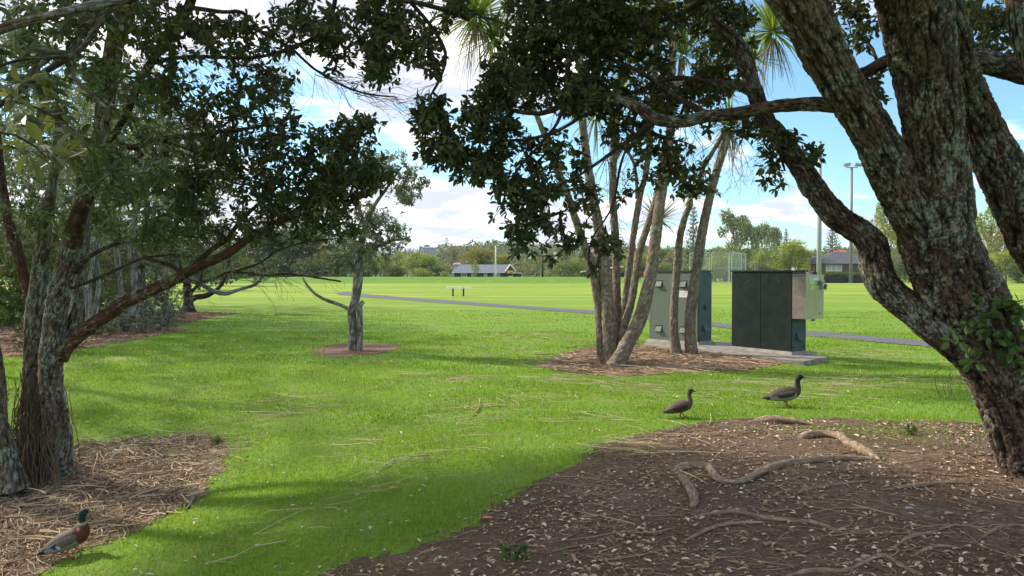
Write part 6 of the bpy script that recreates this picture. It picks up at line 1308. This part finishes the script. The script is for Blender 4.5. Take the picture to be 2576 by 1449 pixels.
def c_drake(t, x, z, up):
    if t == 'bill': return (.10, .10, .045)
    if t == 'leg': return (.42, .12, .03)
    if t == 'wing':
        if .52 < x < .74 and z < -.25: return (.01, .02, .12)
        if (.48 < x <= .52 or .74 <= x < .78) and z < -.25: return (.7, .7, .7)
        return (.055, .042, .034) if z < .3 else (.10, .085, .07)
    if z > .285: return (.010, .016, .014)
    if z > .225: return (.035, .026, .02)
    if x > .10: return (.07, .045, .035)
    if x < -.20: return (.012, .012, .014)
    return (.30, .285, .265) if up < .15 else (.075, .06, .05)
def c_hen(t, x, z, up):
    if t == 'bill': return (.05, .045, .035)
    if t == 'leg': return (.28, .10, .035)
    if t == 'wing':
        if .50 < x < .70 and z < -.4: return (.01, .012, .03)
        if .70 <= x < .75 and z < -.4: return (.6, .6, .6)
        return (.045, .032, .024) if x < .6 else (.02, .015, .014)
    if z > .34 and up > .2: return (.02, .016, .014)
    if z > .30: return (.075, .062, .048)
    if x < -.22: return (.10, .08, .06)
    return (.115, .080, .057) if up > -.3 else (.09, .07, .052)
def c_mallard(t, x, z, up):
    if t == 'bill': return (.13, .14, .04)
    if t == 'leg': return (.55, .14, .02)
    if t == 'wing':
        if .50 < x < .70 and z < -.2: return (.015, .05, .32)
        if (.46 < x <= .50 or .70 <= x < .74) and z < -.2: return (.6, .62, .65)
        return (.13, .095, .075) if x < .5 else (.03, .022, .022)
    if z > .262: return (.006, .030, .022) if x < .19 else (.008, .04, .04)
    if z > .245: return (.45, .40, .33)
    if x > .085: return (.105, .035, .020)
    if x < -.19: return (.015, .013, .014)
    return (.27, .26, .24) if up < .35 else (.10, .075, .06)
def feet_at(px, py, dx=0): 
    return gp(px, py)
g = gp(1976, 1024); duck(g, 108 / FP * g.y * 1.0, R(0), R(5), c_drake, 'upright drake with dark head and grey flank, rightmost duck on the grass', .0)
g = gp(1712, 1051); duck(g, 92 / FP * g.y, R(3), R(11), c_hen, 'mottled brown female duck walking on the grass left of the dark-headed drake', .03)
g = gp(176, 1402); duck(g, .51, R(14), R(17), c_mallard, 'green-headed drake with chestnut breast and blue wing patch on the left mulch', .035)

# ------------------------------------------------------------------ people
def skin_obj(name, verts, edges, m, parent, sub=1):
    """verts (x,y,z,r) world; the first vertex is the root"""
    off = parent_world(parent); me = bpy.data.meshes.new(name); me.from_pydata([tuple(Vector(v[:3]) - off) for v in verts], edges, []); me.materials.append(m)
    o = bpy.data.objects.new(name, me); COL.objects.link(o); o.parent = parent
    md = o.modifiers.new('skin', 'SKIN'); sv = me.skin_vertices[0].data
    for i, v in enumerate(verts): r = v[3]; sv[i].radius = (r, r) if not isinstance(r, tuple) else r
    sv[0].use_root = True; md.use_smooth_shade = True
    s = o.modifiers.new('sub', 'SUBSURF'); s.levels = sub; s.render_levels = sub; return o
M_skin = mat('skin', (.42, .24, .17), .6)
def person(base, yaw, label, top, legs, hair, pose='stand', seed=0, skinc=None, shorts=False):
    E = empty('person', base, label, 'person'); c, s = math.cos(yaw), math.sin(yaw); Wt = lambda x, y, z: (base.x + x * c - y * s, base.y + x * s + y * c, base.z + z)
    if pose == 'stand':
        J = dict(pel=(0, 0, .95), waist=(0, 0, 1.10), chest=(.01, 0, 1.33), neck=(.01, 0, 1.48), head=(.03, 0, 1.60), crown=(.02, 0, 1.71),
                 sl=(0, .19, 1.42), sr=(0, -.19, 1.42), el=(-.02, .25, 1.15), er=(-.02, -.25, 1.15), hl=(.08, .26, .92), hr=(.08, -.26, .92), tl=(.04, .255, .84), tr=(.04, -.255, .84),
                 hpl=(0, .09, .90), hpr=(0, -.09, .90), kl=(.06, .10, .50), kr=(-.03, -.10, .50), al=(.02, .10, .08), ar=(-.12, -.10, .08), fl=(.16, .11, .03), fr=(.02, -.11, .03))
    else:
        J = dict(pel=(0, 0, .13), waist=(-.05, 0, .28), chest=(-.08, 0, .50), neck=(-.06, 0, .66), head=(-.03, 0, .78), crown=(-.04, 0, .88),
                 sl=(-.08, .18, .60), sr=(-.08, -.18, .60), el=(.02, .25, .38), er=(-.20, -.26, .36), hl=(.25, .20, .38), hr=(-.34, -.24, .06), tl=(.32, .18, .37), tr=(-.40, -.22, .03),
                 hpl=(.04, .09, .13), hpr=(.04, -.09, .13), kl=(.42, .14, .48), kr=(.45, -.10, .40), al=(.66, .14, .08), ar=(.78, -.10, .08), fl=(.80, .15, .04), fr=(.92, -.11, .04))
    rad = dict(pel=.12, waist=.11, chest=.13, neck=.055, head=.088, crown=.06, sl=.06, sr=.06, el=.042, er=.042, hl=.03, hr=.03, tl=.028, tr=.028, hpl=.085, hpr=.085, kl=.06, kr=.06, al=.04, ar=.04, fl=.032, fr=.032)
    ed = [('pel', 'waist'), ('waist', 'chest'), ('chest', 'neck'), ('neck', 'head'), ('head', 'crown'), ('chest', 'sl'), ('chest', 'sr'), ('sl', 'el'), ('el', 'hl'), ('hl', 'tl'), ('sr', 'er'), ('er', 'hr'), ('hr', 'tr'), ('pel', 'hpl'), ('hpl', 'kl'), ('kl', 'al'), ('al', 'fl'), ('pel', 'hpr'), ('hpr', 'kr'), ('kr', 'ar'), ('ar', 'fr')]
    def part(nm, keys, extra, m, cut=None):
        ks = list(keys); idx = {k: i for i, k in enumerate(ks)}; vs = [(*Wt(*J[k]), rad[k] + extra) for k in ks]; skin_obj(nm, vs, [(idx[a], idx[b]) for a, b in ed if a in idx and b in idx], m, E)
    part('body', ['pel'] + [k for k in J if k != 'pel'], 0, M_skin)
    part('jacket', ['chest', 'waist', 'sl', 'sr', 'el', 'er', 'hl', 'hr'] + (['pel'] if pose == 'stand' else []), .022, top)
    part('trousers', ['pel', 'hpl', 'hpr', 'kl', 'kr'] + ([] if shorts else ['al', 'ar']), .018, legs)
    h = Vector(Wt(*[(a + b) / 2 for a, b in zip(J['head'], J['crown'])])); mb = MB(); f = Vector((c, s, 0))
    for k in range(1): mb.tube([h - f * .03 + Vector((0, 0, -.06)), h - f * .025 + Vector((0, 0, .02)), h - f * .012 + Vector((0, 0, .085)), h - f * .01 + Vector((0, 0, .125))], [.085, .108, .092, .03], 12)
    mb.build('hair', hair, E, True)
    mb = MB(); fc = Vector(Wt(*J['head'])) + f * .088
    mb.tube([fc + Vector((0, 0, .03)) - f * .01, fc + f * .022 - Vector((0, 0, .005)), fc - f * .01 - Vector((0, 0, .015))], [.008, .013, .008], 6); mb.build('nose', M_skin, E, True)
    sd_ = Vector((-s, c, 0))
    for q in (-1, 1): mb = MB(); e = fc + sd_ * q * .032 + Vector((0, 0, .035)) - f * .008; mb.tube([e, e + f * .006], .008, 6); mb.build('eye', M_black, E)
    mb = MB(); e = fc - Vector((0, 0, .045)) - f * .004; mb.tube([e - sd_ * .02, e + f * .005, e + sd_ * .02], .005, 5); mb.build('mouth', mat('lip', (.3, .1, .09), .6), E)
    return E
M_red = mat('red_coat', (.70, .035, .025), .8); M_navy = mat('dark_trousers', (.05, .055, .065), .9); M_hair = mat('dark_hair', (.035, .025, .02), .7)
g = gp(1607, 705.5); g.z = hz(g.x, 112) if False else g.z
q = Vector((X(1607, 150), 150, 0)); q.z = hz(q.x, q.y)
def stand_at(px, pyf):
    r = ray(px, pyf); 
    for d in np.arange(60, 170, .5):
        p = P(px, pyf, d)
        if p.z <= hz(p.x, p.y) + .001: return Vector((p.x, p.y, hz(p.x, p.y)))
    return Vector((P(px, pyf, 118).x, 118, hz(P(px, pyf, 118).x, 118)))
person(stand_at(1607.5, 704.5), R(100), 'standing figure in a bright red coat and dark trousers on the far field', M_red, M_navy, mat('pink_hood', (.65, .25, .2), .8))
g = stand_at(642, 706.5); person(g, R(180), 'seated figure in a purple top with bare legs, left of the resting pair', mat('purple_top', (.13, .08, .16), .8), mat('beige_shorts', (.35, .25, .2), .8), mat('brown_hair', (.10, .06, .04), .7), 'sit', shorts=True)
g = stand_at(666, 707.5); person(g, R(178), 'seated figure in pale lavender clothes, right of the pair resting on the grass', mat('lavender_top', (.45, .43, .58), .8), mat('pale_trousers', (.40, .42, .52), .8), mat('grey_hair', (.30, .27, .25), .7), 'sit')
x = X(2048, 29.5); person(Vector((x, 29.5, hz(x, 29.5) - .0)), R(200), 'dark-haired person hidden behind the meter box, only the head top showing', mat('grey_top', (.10, .10, .11), .8), M_navy, M_hair)
# small details by name: a cut stump ring beside the many-stemmed cabbage tree, a pale forked twig, three long pieces of stalk
g = gp(1518, 886); mb = MB(); mb.tube([(g.x, g.y, g.z - .02), (g.x, g.y, g.z + .10)], [.10, .09], 14); thing(mb, 'tree_stump', mat('stump', (.12, .09, .07), .9, vary=.3), 'low sawn stump at the left foot of the many-stemmed cabbage tree', 'stump', origin=g)
def fallen(pts, w, label, m=None, name='fallen_stick', cat='stick'):
    q = []
    for px, py in pts: g = gp(px, py); q.append(g + Vector((0, 0, .025)))
    mb = MB(); mb.tube(q, [w * (.7 + .6 * (i % 2)) for i in range(len(q))], 6); thing(mb, name, m or mat('pale_stick', (.48, .40, .28), .85), label, cat, origin=q[0], smooth=True)
fallen([(1785, 1072), (1790, 1056), (1786, 1045), (1806, 1046), (1812, 1042)], .005, 'pale forked twig on the bed edge between the two right-hand ducks')
fallen([(1125, 1033), (1165, 1030), (1210, 1030), (1262, 1025)], .008, 'long tan stalk lying across the middle of the lawn', mat('tan_stalk', (.45, .26, .12), .8))
fallen([(1175, 1058), (1200, 1037), (1207, 1022), (1206, 1008)], .007, 'curled tan leaf stalk crossing the long one on the lawn', mat('tan_stalk2', (.50, .32, .16), .8))
fallen([(600, 1041), (660, 1040), (720, 1041), (748, 1038)], .006, 'straight dark-tipped stalk on the lawn left of centre')
fallen([(532, 1421), (590, 1408), (640, 1382), (720, 1368)], .005, 'thin curved straw lying on the grass near the bottom left')
fallen([(955, 1185), (990, 1163), (1040, 1152), (1078, 1150)], .006, 'pale withered leaf strands on the lawn below centre')
fallen([(2490, 1128), (2520, 1090), (2545, 1060)], .004, 'thin dark twig leaning against the foot of the big trunk', M_post)
g = gp(1752, 1348); mb = MB(); mb.tube([g + Vector((-.05, -.02, .015)), g + Vector((-.02, 0, .022)), g + Vector((.03, .02, .022)), g + Vector((.05, .03, .012))], [.006, .016, .016, .006], 8)
for i, (px, py, c, lab, nm) in enumerate(((2390, 1303, (.55, .28, .24), 'pink fallen leaf on the bare soil at the right', 'fallen_leaf'), (2290, 1290, (.50, .44, .50), 'small lilac-white petal on the bare soil', 'fallen_leaf'), (1226, 1313, (.62, .22, .10), 'orange fallen leaf at the grass edge, bottom centre', 'fallen_leaf'), (988, 1236, (.62, .28, .10), 'single orange leaf lying in the shaded grass', 'fallen_leaf'))):
    g = gp(px, py); mb = MB(); mbd = .05; leaves(mb, np.array([(g.x - .04, g.y, g.z + .03)]), np.array([(1, .2, .05)]), .09, .045, np.array([.5]), up=np.array([(0, 0, 9.)])); thing(mb, nm, mat('leaf_tint', c, .7), lab, 'leaf', origin=g)

# ------------------------------------------------------------------ air between here and the hills
hm = bpy.data.materials.new('haze'); hm.use_nodes = True; hn = hm.node_tree; hn.nodes.clear()
ho = hn.nodes.new('ShaderNodeOutputMaterial'); hv = hn.nodes.new('ShaderNodeVolumePrincipled'); hv.inputs['Color'].default_value = (.80, .88, 1.0, 1); hv.inputs['Density'].default_value = .00016; hv.inputs['Anisotropy'].default_value = .2
hn.links.new(hv.outputs[0], ho.inputs['Volume'])
mb = MB(); mb.box((0, 440, 23), (1060, 1040, 52)); o = mb.build('haze', hm); o['kind'] = 'stuff'
SC.cycles.volume_bounces = 0
